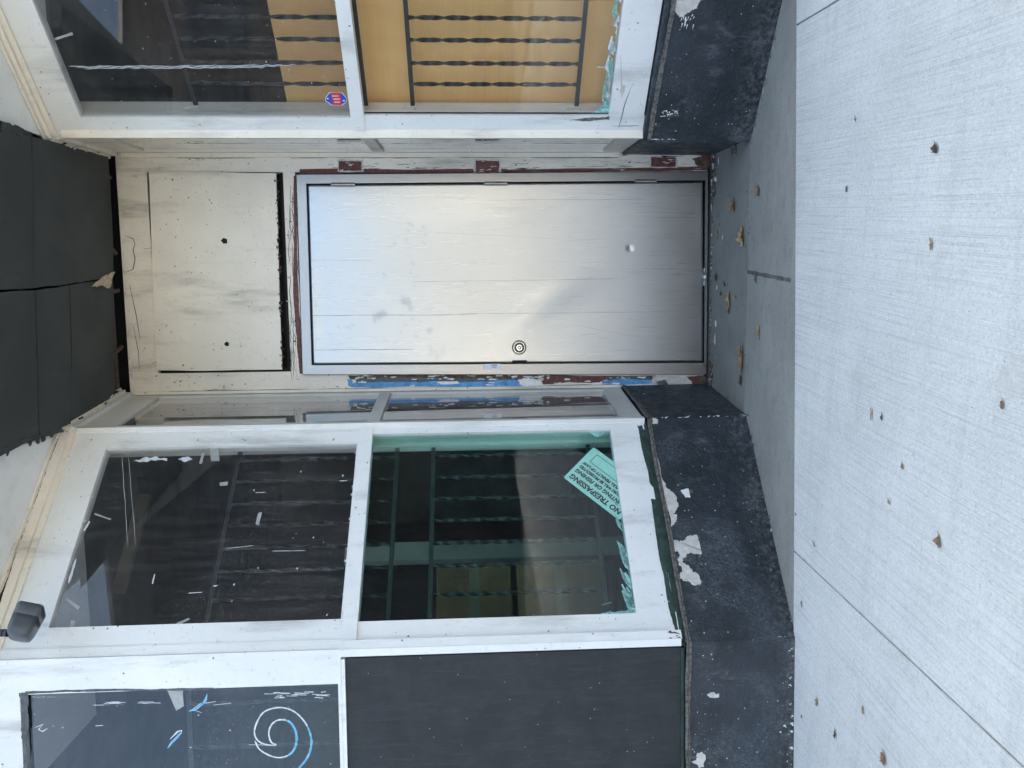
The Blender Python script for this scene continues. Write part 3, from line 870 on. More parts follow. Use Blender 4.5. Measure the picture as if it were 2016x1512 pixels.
def flecks_and_reflections(bm):
    for pts, wd in (([(300, 1150), (305, 1130)], .007), ([(668, 947), (684, 946)], .005), ([(419, 1154), (428, 1153)], .006), ([(502, 970), (523, 969)], .004), ([(445, 1080), (500, 1074)], .003), ([(535, 1085), (602, 1084)], .003), ([(370, 1168), (398, 1166)], .004),
                    ([(135, 1148), (150, 1100)], .012), ([(165, 1045), (177, 1026)], .012), ([(240, 891), (252, 1080)], .002), ([(252, 893), (268, 1080)], .0015)):  # last two strokes paint the mirrored cornice lines
        n = 8; q = [(pts[0][0] + (pts[1][0] - pts[0][0]) * i / n + random.uniform(-.6, .6), pts[0][1] + (pts[1][1] - pts[0][1]) * i / n) for i in range(n + 1)]
        stroke(bm, CL, q, wd * .7, -.0145, .0004, 1)
    patch(bm, CL, [(262, 908), (285, 900), (310, 899), (330, 902), (328, 908), (300, 906), (282, 909)], -.0145, .0004, 1, .006, 4)
    patch(bm, CL, [(350, 904), (370, 899), (380, 904), (365, 910)], -.0145, .0004, 1, .004, 4)
    for i in range(46):
        s_ = random.uniform(.10, .86); z_ = random.choice((1.735, 2.785)) if i % 3 else random.uniform(1.75, 2.2)
        l = random.uniform(.003, .012)
        patch(bm, CL, [(s_, z_), (s_ + l, z_ + random.uniform(-.002, .004)), (s_ + l * .4, z_ + l * .6)], -.0145, .0004, 1, .002, 2, px=False)
glass_pane('upper_pane', CL, .09, .875, 1.727, 2.797, -.015, M['glass'], win_cl, flecks_and_reflections, [M['chalk']])
bm = bmesh.new()
pbox(bm, CL, -.03, .035, .47, 2.93, -.175, -.0465)
pbox(bm, CL, .0355, .052, .47, 2.93, -.13, -.10)
part('jamb', bm, M['jamb'], win_cl)
bm = bmesh.new(); pbox(bm, CL, .0, 1.0, .44, .475, -.20, -.046); part('inner_sill', bm, M['room_lt'], win_cl)

# right angled window
bm = bmesh.new()
pbox(bm, CR, .010, .082, ZTR, 2.95, -T, 0)
pbox(bm, CR, .010, .094, .475, ZTB, -T, -.001)
pbox(bm, CR, 1.00, 1.08, .475, 2.95, -T, -.001)
pbox(bm, CR, .082, 1.00, 2.83, 2.95, -T, -.0005)
pbox(bm, CR, .094, 1.00, .48, .630, -T, -.0005)
pbox(bm, CR, .030, 1.00, ZTB, ZTR, -T, .006)
for _ in range(34):
    s_ = random.choice((random.uniform(.03, .09), random.uniform(.87, .94), random.uniform(.1, .9))); z_ = random.choice((random.uniform(.48, .61), random.uniform(1.67, 1.72), random.uniform(2.80, 2.92))) if .1 < s_ < .86 else random.uniform(.5, 2.9)
    l = random.uniform(.002, .007)
    patch(bm, CR, [(s_, z_), (s_ + l, z_ + random.uniform(-.001, .002)), (s_ + l * .7, z_ + l), (s_ + .0005, z_ + l * .6)], (.0062 if 1.667 < z_ < 1.722 else .0002), .0004, 1, .002, 3, px=False)
patch(bm, CR, [(1120, 236), (1180, 232), (1201, 229), (1200, 236), (1160, 239)], -.0005, .0008, 1, .004, 3)
for pts in ([(1243, 170), (1230, 205), (1224, 230), (1218, 252)], [(1222, 108), (1224, 180)], [(1205, 248), (1240, 248), (1258, 247)]):
    stroke(bm, CR, pts, .003, .0002, .0004, 1)
patch(bm, CR, [(1222, 165), (1230, 168), (1229, 182), (1224, 192), (1220, 180)], .0002, .0005, 2, .003, 3)
win_cr = part('window', bm, [M['white'], M['caulk'], M['plaster']], bevel=.0018, label='right angled display window with cardboard behind its lower glass')
def smear2(bm):
    for _ in range(40):
        s_ = random.uniform(.10, .6); z_ = .632 + random.uniform(0, .02); ln_ = random.uniform(.02, .08)
        stroke(bm, CR, [(s_, z_), (s_ + ln_ * .3, z_ + ln_ * .2), (s_ + ln_, z_ + ln_ * .12)], random.uniform(.006, .016), -.0145, .0005, random.choice((1, 1, 2)), px=False)
    patch(bm, CR, [(.088, .625), (.15, .628), (.135, .66), (.10, .70), (.088, .72)], -.0145, .0005, 1, .008, 4, px=False)
    patch(bm, CR, [(1176, 131), (1189, 131), (1189, 133), (1176, 133)], -.0145, .0005, 2, .001, 2)
    pbox(bm, CR, .0945, .101, .632, 1.664, -.0148, -.0140, 3)
glass_pane('lower_pane', CR, .088, 1.0, .622, 1.672, -.015, M['glass_clear'], win_cr, smear2, [M['teal_smear'], M['chalk'], M['dark_void']])
def flecks2(bm):
    q = [(135 + 7.6 * i, 133 - .05 * i + random.uniform(-1, 1)) for i in range(62)]
    for k in range(3): stroke(bm, CR, [(x, y + k * 2 - 2 + random.uniform(-.8, .8)) for x, y in q[k * 2:60 - k * 4]], .0022, -.0145, .0004, 1)
    for i in range(70):
        s_ = random.uniform(.10, .56); z_ = random.uniform(1.75, 2.7); l = random.uniform(.002, .008)
        patch(bm, CR, [(s_, z_), (s_ + l, z_ + l * .3), (s_ + l * .4, z_ + l * .6)], -.0145, .0004, 1, .001, 2, px=False)
glass_pane('upper_pane', CR, .076, 1.0, 1.717, 2.84, -.015, M['glass'], win_cr, flecks2, [M['chalk']])
bm = bmesh.new()
pbox(bm, CR, -.02, .080, .475, 2.95, -.14, -.0465)
part('jamb', bm, M['jamb'], win_cr)
bm = bmesh.new(); pbox(bm, CR, .0, 1.08, .44, .478, -.20, -.046); part('inner_sill', bm, M['room_lt'], win_cr)

# the two narrow return windows beside the door
for pl, L, lab in ((RL, .5807, 'narrow side window left of the door'), (RR, .5307, 'narrow side window right of the door')):
    bm = bmesh.new()
    pbox(bm, pl, .002, .035, .46, 2.945, -.04, 0)
    pbox(bm, pl, L - .010, L + .016, .465, 2.932, -.04, .012)
    pbox(bm, pl, .035, L - .010, 2.80, 2.945, -.04, -.001)
    pbox(bm, pl, .035, L - .010, .462, .56, -.04, -.001)
    pbox(bm, pl, .035, L - .010, ZTB - .02, ZTR - .02, -.04, .002)
    pbox(bm, pl, .0, L, 2.945, 2.975, -.04, .015)
    wr = part('window', bm, M['jamb'] if pl is RL else M['cream'], bevel=.0015, label=lab)
    glass_pane('upper_pane', pl, .034, L - .009, ZTR - .022, 2.802, -.010, M['glass_side'], wr)
    glass_pane('lower_pane', pl, .034, L - .009, .558, ZTB - .018, -.010, M['glass_side'], wr)
    bm = bmesh.new(); pbox(bm, pl, .0, L - .15, .46, 2.945, -.16, -.12); part('reflection_backing', bm, M['jamb'], wr)  # pale board added to imitate the casing reflected in the side glass

# white corner posts (the shiny nosing where the returns meet the angled windows)
for pl, s, z0, z1, nm in ((CL, .0, .470, 2.935, 'left'), (CR, -.006, .478, 2.955, 'right')):
    bm = bmesh.new(); pbox(bm, pl, s - .002, s + .020, z0, z1, -.03, .006)
    part('corner_post', bm, M['white'], bevel=.002)

# front left window: pane above, painted board below
bm = bmesh.new()
pbox(bm, FL, .012, .118, ZTR, 2.96, -T, 0)
pbox(bm, FL, .118, 1.42, 2.858, 2.96, -T, -.0005)
pbox(bm, FL, 1.42, 1.53, ZTR, 2.96, -T, -.0005)
pbox(bm, FL, .118, 1.42, ZTR, 1.734, -T, -.001)
pbox(bm, FL, .028, 1.53, 1.708, 1.7215, -T, -.002)
patch(bm, FL, [(37, 1364), (50, 1362), (56, 1366), (53, 1395), (57, 1420), (52, 1450), (54, 1480), (50, 1530), (41, 1530), (46, 1470), (42, 1430), (45, 1395)], .0002, .0005, 1, .006, 4)
patch(bm, FL, [(50, 1361), (160, 1358), (300, 1357), (420, 1354), (420, 1357), (300, 1360), (160, 1362), (52, 1366)], .0002, .0005, 1, .003, 5)
win_fl = part('window', bm, [M['white'], M['slate']], bevel=.0018, label='hazy front window with a scratched spiral mark')
def spiral(bm):
    import itertools
    cx, cy = 553, 1452
    pts = []
    for i in range(64):
        t = i / 63 * 2 * math.pi * 1.62
        pass
    outer = [(545, 1467), (525, 1466), (508, 1458), (501, 1443), (505, 1424), (517, 1404), (535, 1395), (556, 1393), (578, 1400), (596, 1416), (607, 1434), (613, 1455), (611, 1477), (602, 1496), (588, 1512), (570, 1528)]
    inner = [(545, 1466), (535, 1462), (530, 1450), (530, 1437), (536, 1425), (546, 1418), (558, 1417), (570, 1421), (580, 1434), (584, 1450), (582, 1468), (574, 1482), (560, 1490), (544, 1491), (526, 1485), (510, 1474), (502, 1458)]
    def smooth_(p):
        out = []
        for i in range(len(p) - 1):
            p0, p1, p2, p3 = p[max(i - 1, 0)], p[i], p[i + 1], p[min(i + 2, len(p) - 1)]
            for k in range(6):
                t = k / 6
                out.append(tuple(.5 * (2 * b + (c - a) * t + (2 * a - 5 * b + 4 * c - d) * t * t + (3 * b - a - 3 * c + d) * t ** 3) for a, b, c, d in zip(p0, p1, p2, p3)))
        return out + [p[-1]]
    o = smooth_(outer); n_ = smooth_(inner)
    stroke(bm, FL, o[:60], .0055, -.0144, .0005, 1); stroke(bm, FL, o[59:], .0075, -.0144, .0005, 2)
    stroke(bm, FL, n_[:40], .0060, -.0144, .0005, 1); stroke(bm, FL, n_[39:70], .0085, -.0144, .0005, 2); stroke(bm, FL, n_[69:], .0055, -.0144, .0005, 1)
    # other scratches and paint scrapes
    for pts, wd, mi in (([(372, 1400), (384, 1396), (398, 1386), (405, 1378), (408, 1366)], .010, 2), ([(376, 1398), (395, 1385), (425, 1381)], .005, 1), ([(382, 1398), (397, 1403)], .004, 1), ([(330, 1473), (338, 1462), (350, 1450), (356, 1442)], .011, 2), ([(335, 1455), (350, 1440), (358, 1438), (356, 1446)], .006, 1),
                        ([(70, 1432), (85, 1426), (76, 1436), (84, 1440), (93, 1434)], .005, 1), ([(188, 1429), (203, 1428)], .008, 1), ([(490, 1466), (545, 1467)], .004, 1), ([(420, 1388), (455, 1384)], .005, 1)):
        stroke(bm, FL, pts, wd, -.0144, .0005, mi)
    for k in range(16):
        x, y = random.uniform(170, 290), 1384 + random.gauss(0, 2); stroke(bm, FL, [(x, y), (x + random.uniform(10, 30), y + random.gauss(0, 1))], random.uniform(.003, .008), -.0144, .0005, 1)
    for k in range(26):
        x, y = random.uniform(500, 640), 1367 + random.gauss(0, 3.5); stroke(bm, FL, [(x, y), (x + random.uniform(6, 24), y + random.gauss(0, 1))], random.uniform(.004, .010), -.0144, .0005, 1)
    for k in range(14):
        x = random.uniform(60, 110); stroke(bm, FL, [(x, 1372), (x + random.uniform(2, 6), 1372 + random.uniform(-1, 1))], .004, -.0144, .0005, 1)
    for _ in range(24):
        x, y = random.uniform(60, 650), random.uniform(1365, 1510); l = random.uniform(1, 5)
        patch(bm, FL, [(x, y), (x + l, y + l * .2), (x + l * .5, y + l * .5)], -.0144, .0004, 1, .001, 2)
pfl = glass_pane('pane', FL, .110, 1.43, 1.727, 2.865, -.015, M['glass_haze'], win_fl, spiral, [M['chalk'], M['chalk_blue']])
pfl['label'] = 'hazy pane scratched with a white and blue spiral'
bm = bmesh.new()
pbox(bm, FL, .02, .10, .47, 2.96, -.14, -.0465)
part('jamb', bm, M['jamb'], win_fl)
# ragged paint edge down the left of the pane frame
bm = bmesh.new()
pbox(bm, FL, .028, 1.53, .470, 1.706, -.03, -.010)
part('painted_board', bm, M['osb'], bevel=.001, label='black painted board filling the lower front window')
# angled post between the two left windows
bm = bmesh.new()
pbox(bm, CL, .946, .985, ZTR + .002, 2.96, -.03, .004)
pbox(bm, FL, -.012, .0115, ZTR + .002, 2.96, -.03, .006)
pbox(bm, CL, .956, .988, .470, ZTR + .0015, -.03, .020)
pbox(bm, FL, -.016, .012, .474, ZTR + .0015, -.03, .016)
for _ in range(9):
    s_ = random.uniform(.957, .985); z_ = random.uniform(.475, .53)
    patch(bm, CL, [(s_, z_), (s_ + .008, z_ + random.uniform(-.02, .02)), (s_ + .002, z_ + .012)], .0202, .0004, 1, .002, 3, px=False)
part('corner_post', bm, [M['white'], M['maroon']], bevel=.002)
# front right window, out of the picture but mirrored in the glass
bm = bmesh.new()
pbox(bm, FR, .0, .08, .47, 3.0, -T, 0); pbox(bm, FR, .08, .9, 2.85, 3.0, -T, 0); pbox(bm, FR, .82, .9, .47, 2.85, -T, 0)
pbox(bm, FR, .08, .82, .47, .62, -T, 0); pbox(bm, FR, .08, .82, ZTB, ZTR, -T, 0)
wfr = part('window', bm, M['white'], bevel=.002)
glass_pane('pane', FR, .075, .825, .615, 2.855, -.015, M['glass'], wfr)

# ---- bulkheads below the windows
def bulk(polys, name, lab, chips):
    bm = bmesh.new()
    for (pl, s0, s1, d, z0a, z0b, zt) in polys:
        n = 40
        for i in range(n):
            a, b = s0 + (s1 - s0) * i / n, s0 + (s1 - s0) * (i + 1) / n
            # slightly wavy foot
            hexa(bm, [pl.P(a, -.05, d - .12), pl.P(b, -.05, d - .12), pl.P(b, -.05, d + .006), pl.P(a, -.05, d + .006), pl.P(a, zt, d - .12), pl.P(b, zt, d - .12), pl.P(b, zt, d), pl.P(a, zt, d)])
    bmesh.ops.remove_doubles(bm, verts=bm.verts, dist=.0005)
    chips(bm)
    return part(name, bm, [M['bulkhead'], M['plaster'], M['chip'], M['caulk'], M['green_edge'], M['maroon'], M['brown']], label=lab)

def chipsL(bm):
    d = .0088
    # big pale peels along the top edge of the angled base
    patch(bm, CL, [(1294, 900), (1299, 914), (1302, 935), (1312, 960), (1330, 975), (1335, 990), (1330, 1006), (1318, 1015), (1310, 985), (1302, 950), (1294, 915)], d, .0006, 1, .006, 5)
    patch(bm, CL, [(1318, 1010), (1332, 1012), (1331, 1028), (1322, 1038)], d, .0006, 1, .005, 4)
    patch(bm, CL, [(1323, 1060), (1340, 1064), (1358, 1054), (1373, 1052), (1376, 1066), (1388, 1080), (1393, 1090), (1376, 1090), (1356, 1090), (1345, 1104), (1350, 1112), (1362, 1125), (1378, 1140), (1380, 1148), (1360, 1146), (1338, 1140), (1334, 1112), (1328, 1085)], d, .0006, 1, .016, 6)
    patch(bm, CL, [(1284, 822), (1296, 826), (1292, 835), (1284, 834)], d, .0006, 1, .004, 4)
    patch(bm, CL, [(1340, 966), (1352, 962), (1364, 961), (1378, 970), (1383, 979), (1394, 981), (1366, 981), (1349, 980)], d, .0006, 2, .004, 4)
    patch(bm, CL, [(1356, 968), (1363, 964), (1364, 972)], d + .001, .0004, 3, .002, 3)
    patch(bm, CL, [(1357, 908), (1363, 907), (1366, 913), (1360, 913)], d, .0006, 2, .002, 3)
    patch(bm, CL, [(1397, 1130), (1401, 1127), (1403, 1133), (1399, 1136)], d, .0006, 2, .002, 3)
    for _ in range(70):       # white flaking near the foot
        x, y = random.gauss(1490, 9), random.gauss(1010, 14); l = random.uniform(1.5, 7)
        patch(bm, CL, [(x, y), (x + l, y + random.uniform(-1, 2)), (x + l * .5, y + random.uniform(1, 3))], d - .001, .0012, 2, .002, 3)
    for _ in range(60):
        x, y = random.uniform(1290, 1545), random.triangular(830, 1270, 1240)
        if x > 1462 + (y - 822) * .25: continue
        l = random.uniform(.6, 2.6) * (1.6 if random.random() < .1 else 1)
        patch(bm, CL, [(x, y), (x + l, y + random.uniform(-1, 1)), (x + l * .6, y + l * .7)], d, .0005, 2, .001, 2)
    for _ in range(110):      # dashes along the corner
        t = random.random(); x = 1300 + t * 165; y = 821 + random.gauss(0, 1.2) * (1 + t)
        l = random.uniform(2, 9); patch(bm, CL, [(x, y), (x + l, y + random.uniform(-.7, .7)), (x + l * .5, y + 1.5)], d - .0002, .0006, 2, .001, 2) if random.random() < .3 else None
    # front face
    f = .0088
    patch(bm, FL, [(1392, 1368), (1398, 1364), (1406, 1363), (1411, 1367), (1420, 1364), (1421, 1371), (1410, 1374), (1398, 1373)], f, .0006, 1, .002, 4)
    patch(bm, FL, [(1424, 1412), (1432, 1415), (1442, 1424), (1437, 1438), (1430, 1436), (1424, 1426)], f, .0006, 1, .003, 4)
    patch(bm, FL, [(1453, 1440), (1462, 1446), (1461, 1454), (1455, 1450)], f, .0006, 1, .003, 4)
    patch(bm, FL, [(1372, 1484), (1382, 1480), (1389, 1490), (1386, 1508), (1376, 1512), (1362, 1500), (1370, 1497)], f, .0006, 1, .005, 5)
    patch(bm, FL, [(1420, 1485), (1430, 1480), (1428, 1500), (1422, 1494)], f, .0006, 3, .004, 4)
    patch(bm, FL, [(1532, 1252), (1545, 1252), (1552, 1262), (1545, 1266)], f, .0006, 1, .004, 4)
    patch(bm, FL, [(1549, 1430), (1558, 1438), (1560, 1512), (1543, 1512), (1546, 1470)], f, .0006, 3, .006, 4)
    for _ in range(110):
        x, y = random.uniform(1362, 1555), random.uniform(1285, 1512); l = random.uniform(.6, 2.4) * (1.5 if random.random() < .1 else 1)
        patch(bm, FL, [(x, y), (x + l, y + random.uniform(-1, 1)), (x + l * .6, y + l * .7)], f, .0005, 2, .001, 2)
    for _ in range(60):
        z_ = .048 + abs(random.gauss(0, .018)); s_ = random.uniform(0, .6); l = random.uniform(.003, .012)
        patch(bm, FL, [(s_, z_), (s_ + l, z_ + random.uniform(-.004, .004)), (s_ + l * .4, z_ + l)], f + .004, .0012, random.choice((2, 3, 3)), .003, 3, px=False)
    for (pl, s1, d_) in ((CL, 1.0, .009), (FL, 1.4, .009), (RL, .57, .009)):    # weathered sill strip on top of the base
        patch(bm, pl, [(.0, .452), (s1 * .3, .456), (s1 * .6, .452), (s1, .456), (s1, .438), (s1 * .6, .434), (s1 * .3, .439), (0, .434)], d_ - .002, .006, 3, .004, 6, px=False)
        pbox(bm, pl, 0, s1, .444, .447, d_ + .001, d_ + .0055, 6)
    for _ in range(40):
        s_ = random.uniform(.04, .55); z_ = random.uniform(.05, .42); l = random.uniform(.01, .05)
        patch(bm, RL, [(s_, z_), (s_ + l * .3, z_ + l * .3), (s_ + l * .6, z_ + l * .2), (s_ + l * .3, z_ + .002)], .0085, .0005, random.choice((2, 1, 2)), .003, 3, px=False) if random.random() < .5 else None
bulk([(RL, 0.0, .5807, .008, 0, 0, .445), (CL, .0, 1.0, .008, 0, 0, .445), (FL, .0, 1.55, .008, 0, 0, .445)], 'bulkhead', 'black painted base left of the door, peeling to pale plaster', chipsL)

def chipsR(bm):
    d = .0308
    patch(bm, CR, [(1326, 6), (1340, 0), (1375, -6), (1384, 0), (1372, 14), (1358, 24), (1345, 38), (1334, 30)], d, .0006, 1, .008, 5)
    for _ in range(16):
        x, y = random.uniform(1340, 1366), random.uniform(24, 50); l = random.uniform(4, 12)
        patch(bm, CR, [(x, y), (x + 2, y + 1), (x - 2, y + l)], d, .0005, 2, .001, 2)
    for _ in range(60):
        x, y = random.uniform(1290, 1500), random.uniform(0, 258); l = random.uniform(.6, 2.6) * (2 if random.random() < .08 else 1)
        patch(bm, CR, [(x, y), (x + l, y + random.uniform(-1, 1)), (x + l * .6, y + l * .7)], d, .0005, 2, .001, 2)
    for _ in range(26):
        x, y = random.gauss(1318, 10), random.gauss(225, 4); l = random.uniform(2, 9)
        patch(bm, CR, [(x, y), (x + l, y + random.uniform(-2, 2)), (x + l * .5, y + 1.4)], d, .0005, 2, .001, 2)
    for _ in range(22):
        z_ = random.uniform(.05, .43); l = random.uniform(.004, .02)
        patch(bm, CR, [(.0, z_), (.005, z_ + l), (.001, z_ + l * 1.1)], d, .0006, 2, .001, 2, px=False)
    for (pl, s1, d_) in ((CR, 1.1, .031), (RR, .53, .009)):
        patch(bm, pl, [(.0, .456), (s1 * .5, .452), (s1, .456), (s1, .438), (s1 * .5, .434), (0, .438)], d_ - .002, .006, 3, .004, 6, px=False)
bulk([(RR, 0.0, .5307, .008, 0, 0, .448), (CR, -.012, 1.13, .030, 0, 0, .448), (FR, .0, .95, .030, 0, 0, .448)], 'bulkhead', 'black painted base right of the door with a chipped corner', chipsR)
# sloped ledges between bulkhead and frames
bm = bmesh.new()
pbox(bm, CR, -.012, 1.13, .449, .474, -.05, .022); pbox(bm, RR, .0, .52, .449, .459, -.03, .006)
part('ledge', bm, M['bulkhead'], bevel=.006)
bm = bmesh.new()
pbox(bm, CL, .0, 1.0, .4535, .469, -.05, -.008); pbox(bm, FL, .03, 1.55, .4535, .469, -.05, -.012)
part('ledge', bm, M['green_edge'], bevel=.002)

# ---- cornice mouldings and soffit
def cornice(items, ret, lab, extra=None):
    bm = bmesh.new()
    for pl, s0, s1, zb in items:
        pbox(bm, pl, s0, s1, zb, zb + .022, -.05, .010)
        pbox(bm, pl, s0, s1, zb + .0225, 2.992, -.05, .022)
        pbox(bm, pl, s0 - .004, s1, 2.9925, 3.004, -.05, .034)
    pl, L = ret
    pbox(bm, pl, .0, L, 2.976, 2.995, -.04, .028)
    pbox(bm, pl, .0, L, 2.9955, 3.004, -.04, .04)
    if extra: extra(bm)
    part('cornice', bm, [M['cream'], M['dark_void']], bevel=.004, label=lab)
def crackL(bm):
    for _ in range(30):
        s_ = random.uniform(.05, .6); l = random.uniform(.005, .03)
        patch(bm, CL, [(s_, 2.991), (s_ + l, 2.991), (s_ + l * .6, 2.989), (s_, 2.9895)], .0222, .0004, 1, .001, 2, px=False)
    q = jag([(.62, 2.990), (.70, 2.9895), (.80, 2.990), (.95, 2.990), (.95, 2.984), (.80, 2.982), (.70, 2.985), (.62, 2.9885)], .002, 3)
    patch(bm, CL, q, .0222, .0005, 1, .001, 1, px=False)
cornice([(CL, -.004, .99, 2.93), (FL, -.01, 1.55, 2.961)], (RL, .58), 'aged cream cornice moulding above the left windows, cracked at the soffit', crackL)
cornice([(CR, -.004, 1.10, 2.952)], (RR, .53), 'aged cream cornice moulding above the right window')
ZSOF = 3.005
bm = bmesh.new()
box(bm, -1.9, -.545, 2.705, 3.5, ZSOF, ZSOF + .014)
part('soffit', bm, M['soffit'], label='white painted soffit left of the dark ceiling boards')
bm = bmesh.new(); box(bm, .70, 2.0, 2.705, 3.5, ZSOF, ZSOF + .014)
part('soffit', bm, M['soffit'], label='white painted soffit right of the dark ceiling boards')
# dark cavity above the loose boards
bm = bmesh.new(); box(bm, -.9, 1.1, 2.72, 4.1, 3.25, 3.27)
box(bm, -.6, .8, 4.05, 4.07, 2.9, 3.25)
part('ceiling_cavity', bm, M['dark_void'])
bm = bmesh.new()
for x, y0, y1, r in ((.58, 3.86, 3.95, .2), (.35, 3.84, 3.96, -.5), (-.28, 3.83, 3.96, .35), (-.40, 3.80, 3.97, -.3), (.05, 3.85, 3.96, .1)):
    a = Vector((x, y0, 3.02)); b = Vector((x + r * .2, y1, 2.985)); tube(bm, a, b, .011, 6)
box(bm, -.45, .74, 3.90, 3.935, 2.998, 3.03)
part('lath', bm, M['brown'])
# ceiling boards
ZP = 2.975
def board(quad, zoff=0.0, seed=0, lab=None):
    random.seed(seed)
    bm = bmesh.new()
    q = jag([(v[0], v[1]) for v in quad], .004, 4)
    def zz(x, y): return ZP + zoff + .004 * mnoise.noise(Vector((x * 3, y * 3, seed)))
    top = [bm.verts.new((x, y, zz(x, y) + .007)) for x, y in q]; bot = [bm.verts.new((x, y, zz(x, y))) for x, y in q]
    bm.faces.new(top); bm.faces.new(bot[::-1])
    for i in range(len(q)): bm.faces.new((top[i], bot[i], bot[(i + 1) % len(q)], top[(i + 1) % len(q)]))
    return part('ceiling_board', bm, M['panel'], label=lab)
def cz(x, y): p = onZ(x, y, ZP); return (p.x, p.y)
rf, rm, rb = cz(-70, 236), (.70, 3.28), cz(216, 309)
board([cz(-70, 574), cz(-70, 232), cz(60, 268), cz(66, 420), cz(66, 568)], 0, 3)
board([cz(64.5, 567), cz(67.5, 420), cz(62, 269), cz(212, 309), cz(219, 420), cz(222, 543), cz(212, 548), cz(160, 556), cz(130, 560)], -.003, 4)
board([cz(-70, 578), cz(69, 572), cz(74, 720), cz(77, 858), cz(-70, 940)], .002, 5)
board([cz(71, 571), cz(134, 561), cz(139, 700), cz(139, 834), cz(79, 857), cz(76, 720)], -.002, 6)
board([cz(137, 562), cz(212, 550), cz(222, 556), cz(226, 660), cz(228, 778), cz(141, 832), cz(141, 700)], .001, 8)
random.seed(99)
bm = bmesh.new()
def cpatch(pts, z, mi):
    q = jag([cz(*p) for p in pts], .005, 4)
    vs = [bm.verts.new((x, y, z + .006 * mnoise.noise(Vector((x * 30, y * 30, 1))))) for x, y in q]
    vt = [bm.verts.new((v.co.x, v.co.y, v.co.z + .004)) for v in vs]
    bm.faces.new(vs).material_index = mi
    for i in range(len(vs)): bm.faces.new((vs[i], vt[i], vt[(i + 1) % len(vs)], vs[(i + 1) % len(vs)])).material_index = mi
cpatch([(176, 565), (190, 552), (206, 541), (222, 535), (217, 546), (216, 556), (210, 568), (203, 566), (196, 561), (186, 564)], ZP - .012, 0)
part('torn_board_edge', bm, M['tan_wood'], label='torn tan edge of a dark ceiling board')
bm = bmesh.new()
cpatch([(0, 893), (40, 877), (85, 860), (128, 848), (120, 842), (60, 862), (0, 886)], ZP - .002, 0)
for (x, y) in ((68, 872), (84, 868), (95, 864), (25, 892), (107, 848), (112, 856)):
    cpatch([(x - 4, y - 5), (x + 3, y - 4), (x + 2, y + 4), (x - 1, y + 6)], ZP + .018, 0)
part('paint_overlap', bm, M['panel'])
bm = bmesh.new()
for pts in ([(28, 245), (60, 262), (84, 276), (60, 268), (30, 256)], [(0, 243), (20, 243), (45, 262), (46, 276), (30, 262), (0, 258)]):
    cpatch(pts, ZP - .002, 0)
part('paint_overlap', bm, M['panel'])
# flaking paint along both upper edges of the recess
for side in (0, 1):
    bm = bmesh.new()
    for _ in range(22):
        t = random.random()
        x, y = (135 + t * 90, 842 - t * 66) if side == 0 else (95 + t * 140, 280 + t * 27)
        x += random.gauss(0, 3); y += random.gauss(0, 3); l = random.uniform(3, 12)
        cpatch([(x, y), (x + l, y - l * .5), (x + l * 1.2, y - l * .3), (x + 2, y + 2)], ZP - .004 - random.random() * .004, random.choice((0, 0, 1)))
    part('flaking_paint', bm, [M['cream'], M['dark_void']])['kind'] = 'stuff'

# ================================================================== THINGS ON AND BEHIND THE GLASS
def twisted(bm, pl, s, z0, z1, d, w_=.0125, t_=.004, turns=3.0, ph=0):
    n = int(26 * turns); prev = None
    for i in range(n + 1):
        k = i / n; z = z0 + (z1 - z0) * k; an = ph + k * turns * 2 * math.pi / 2
        c, sn = math.cos(an), math.sin(an)
        cur = []
        for (a, b) in ((-w_, -t_), (w_, -t_), (w_, t_), (-w_, t_)):
            cur.append(bm.verts.new(pl.P(s + (a * c - b * sn) * .5 * 1.0, z, d + (a * sn + b * c) * .5)))
        if prev:
            for q in range(4): bm.faces.new((prev[q], prev[(q + 1) % 4], cur[(q + 1) % 4], cur[q]))
        else: bm.faces.new(cur[::-1])
        prev = cur
    bm.faces.new(prev)

def grille(pl, d, s0, s1, rails, sections, bars, label, worn=M['black_iron']):
    o = tag(empty('window_grille', pl.P((s0 + s1) / 2, .47, d)), label, 'grille', 'iron grilles behind the display windows')
    inv = Matrix.Translation(o.location).inverted()
    def add(name, bm, m_=None):
        p = newobj(name, bm, m_ or worn); p.parent = o; p.matrix_parent_inverse = inv
        return p
    for z in rails:
        bm = bmesh.new(); pbox(bm, pl, s0, s1, z - .009, z + .009, d - .006, d + .006); add('rail', bm)
        bm = bmesh.new(); pbox(bm, pl, s0 - .0005, s0 + .003, z - .012, z + .045, d - .022, d + .022); tube(bm, pl.P(s0 + .003, z + .03, d), pl.P(s0 + .006, z + .03, d), .007, 10); add('bracket', bm, M['jamb'])
    for (za, zb, tn) in sections:
        for s in bars:
            bm = bmesh.new(); twisted(bm, pl, s + random.gauss(0, .0015), za, zb, d, turns=tn * random.uniform(.97, 1.03), w_=.0165, t_=.0085, ph=random.uniform(-.5, .9)); add('twisted_bar', bm)
    return o
gd = -.105
barsR = [CR.at(970, y, gd)[0] for y in (166, 125, 80, 36)]
st = barsR[2] - barsR[1]
barsR += [barsR[-1] + st * (i + 1) for i in range(7) if barsR[-1] + st * (i + 1) < 1.0]
zr = [CR.at(355, 100, gd)[1], CR.at(709, 110, gd)[1], CR.at(805, 100, gd)[1], CR.at(1145, 100, gd)[1]]
grille(CR, gd, .082, 1.05, zr, [(zr[1], zr[0], 5.0), (zr[3], zr[2], 6.5)], barsR, 'black twisted bar grille over cardboard in the right angled window')
gl = -.115
barsL = [CL.at(1000, y, gl)[0] for y in (896, 937, 980, 1022, 1066, 1111, 1166, 1222)]
zl = [CL.at(440, 1060, gl)[1], CL.at(774, 1040, gl)[1], CL.at(850, 1040, gl)[1], CL.at(1176, 1040, gl)[1]]
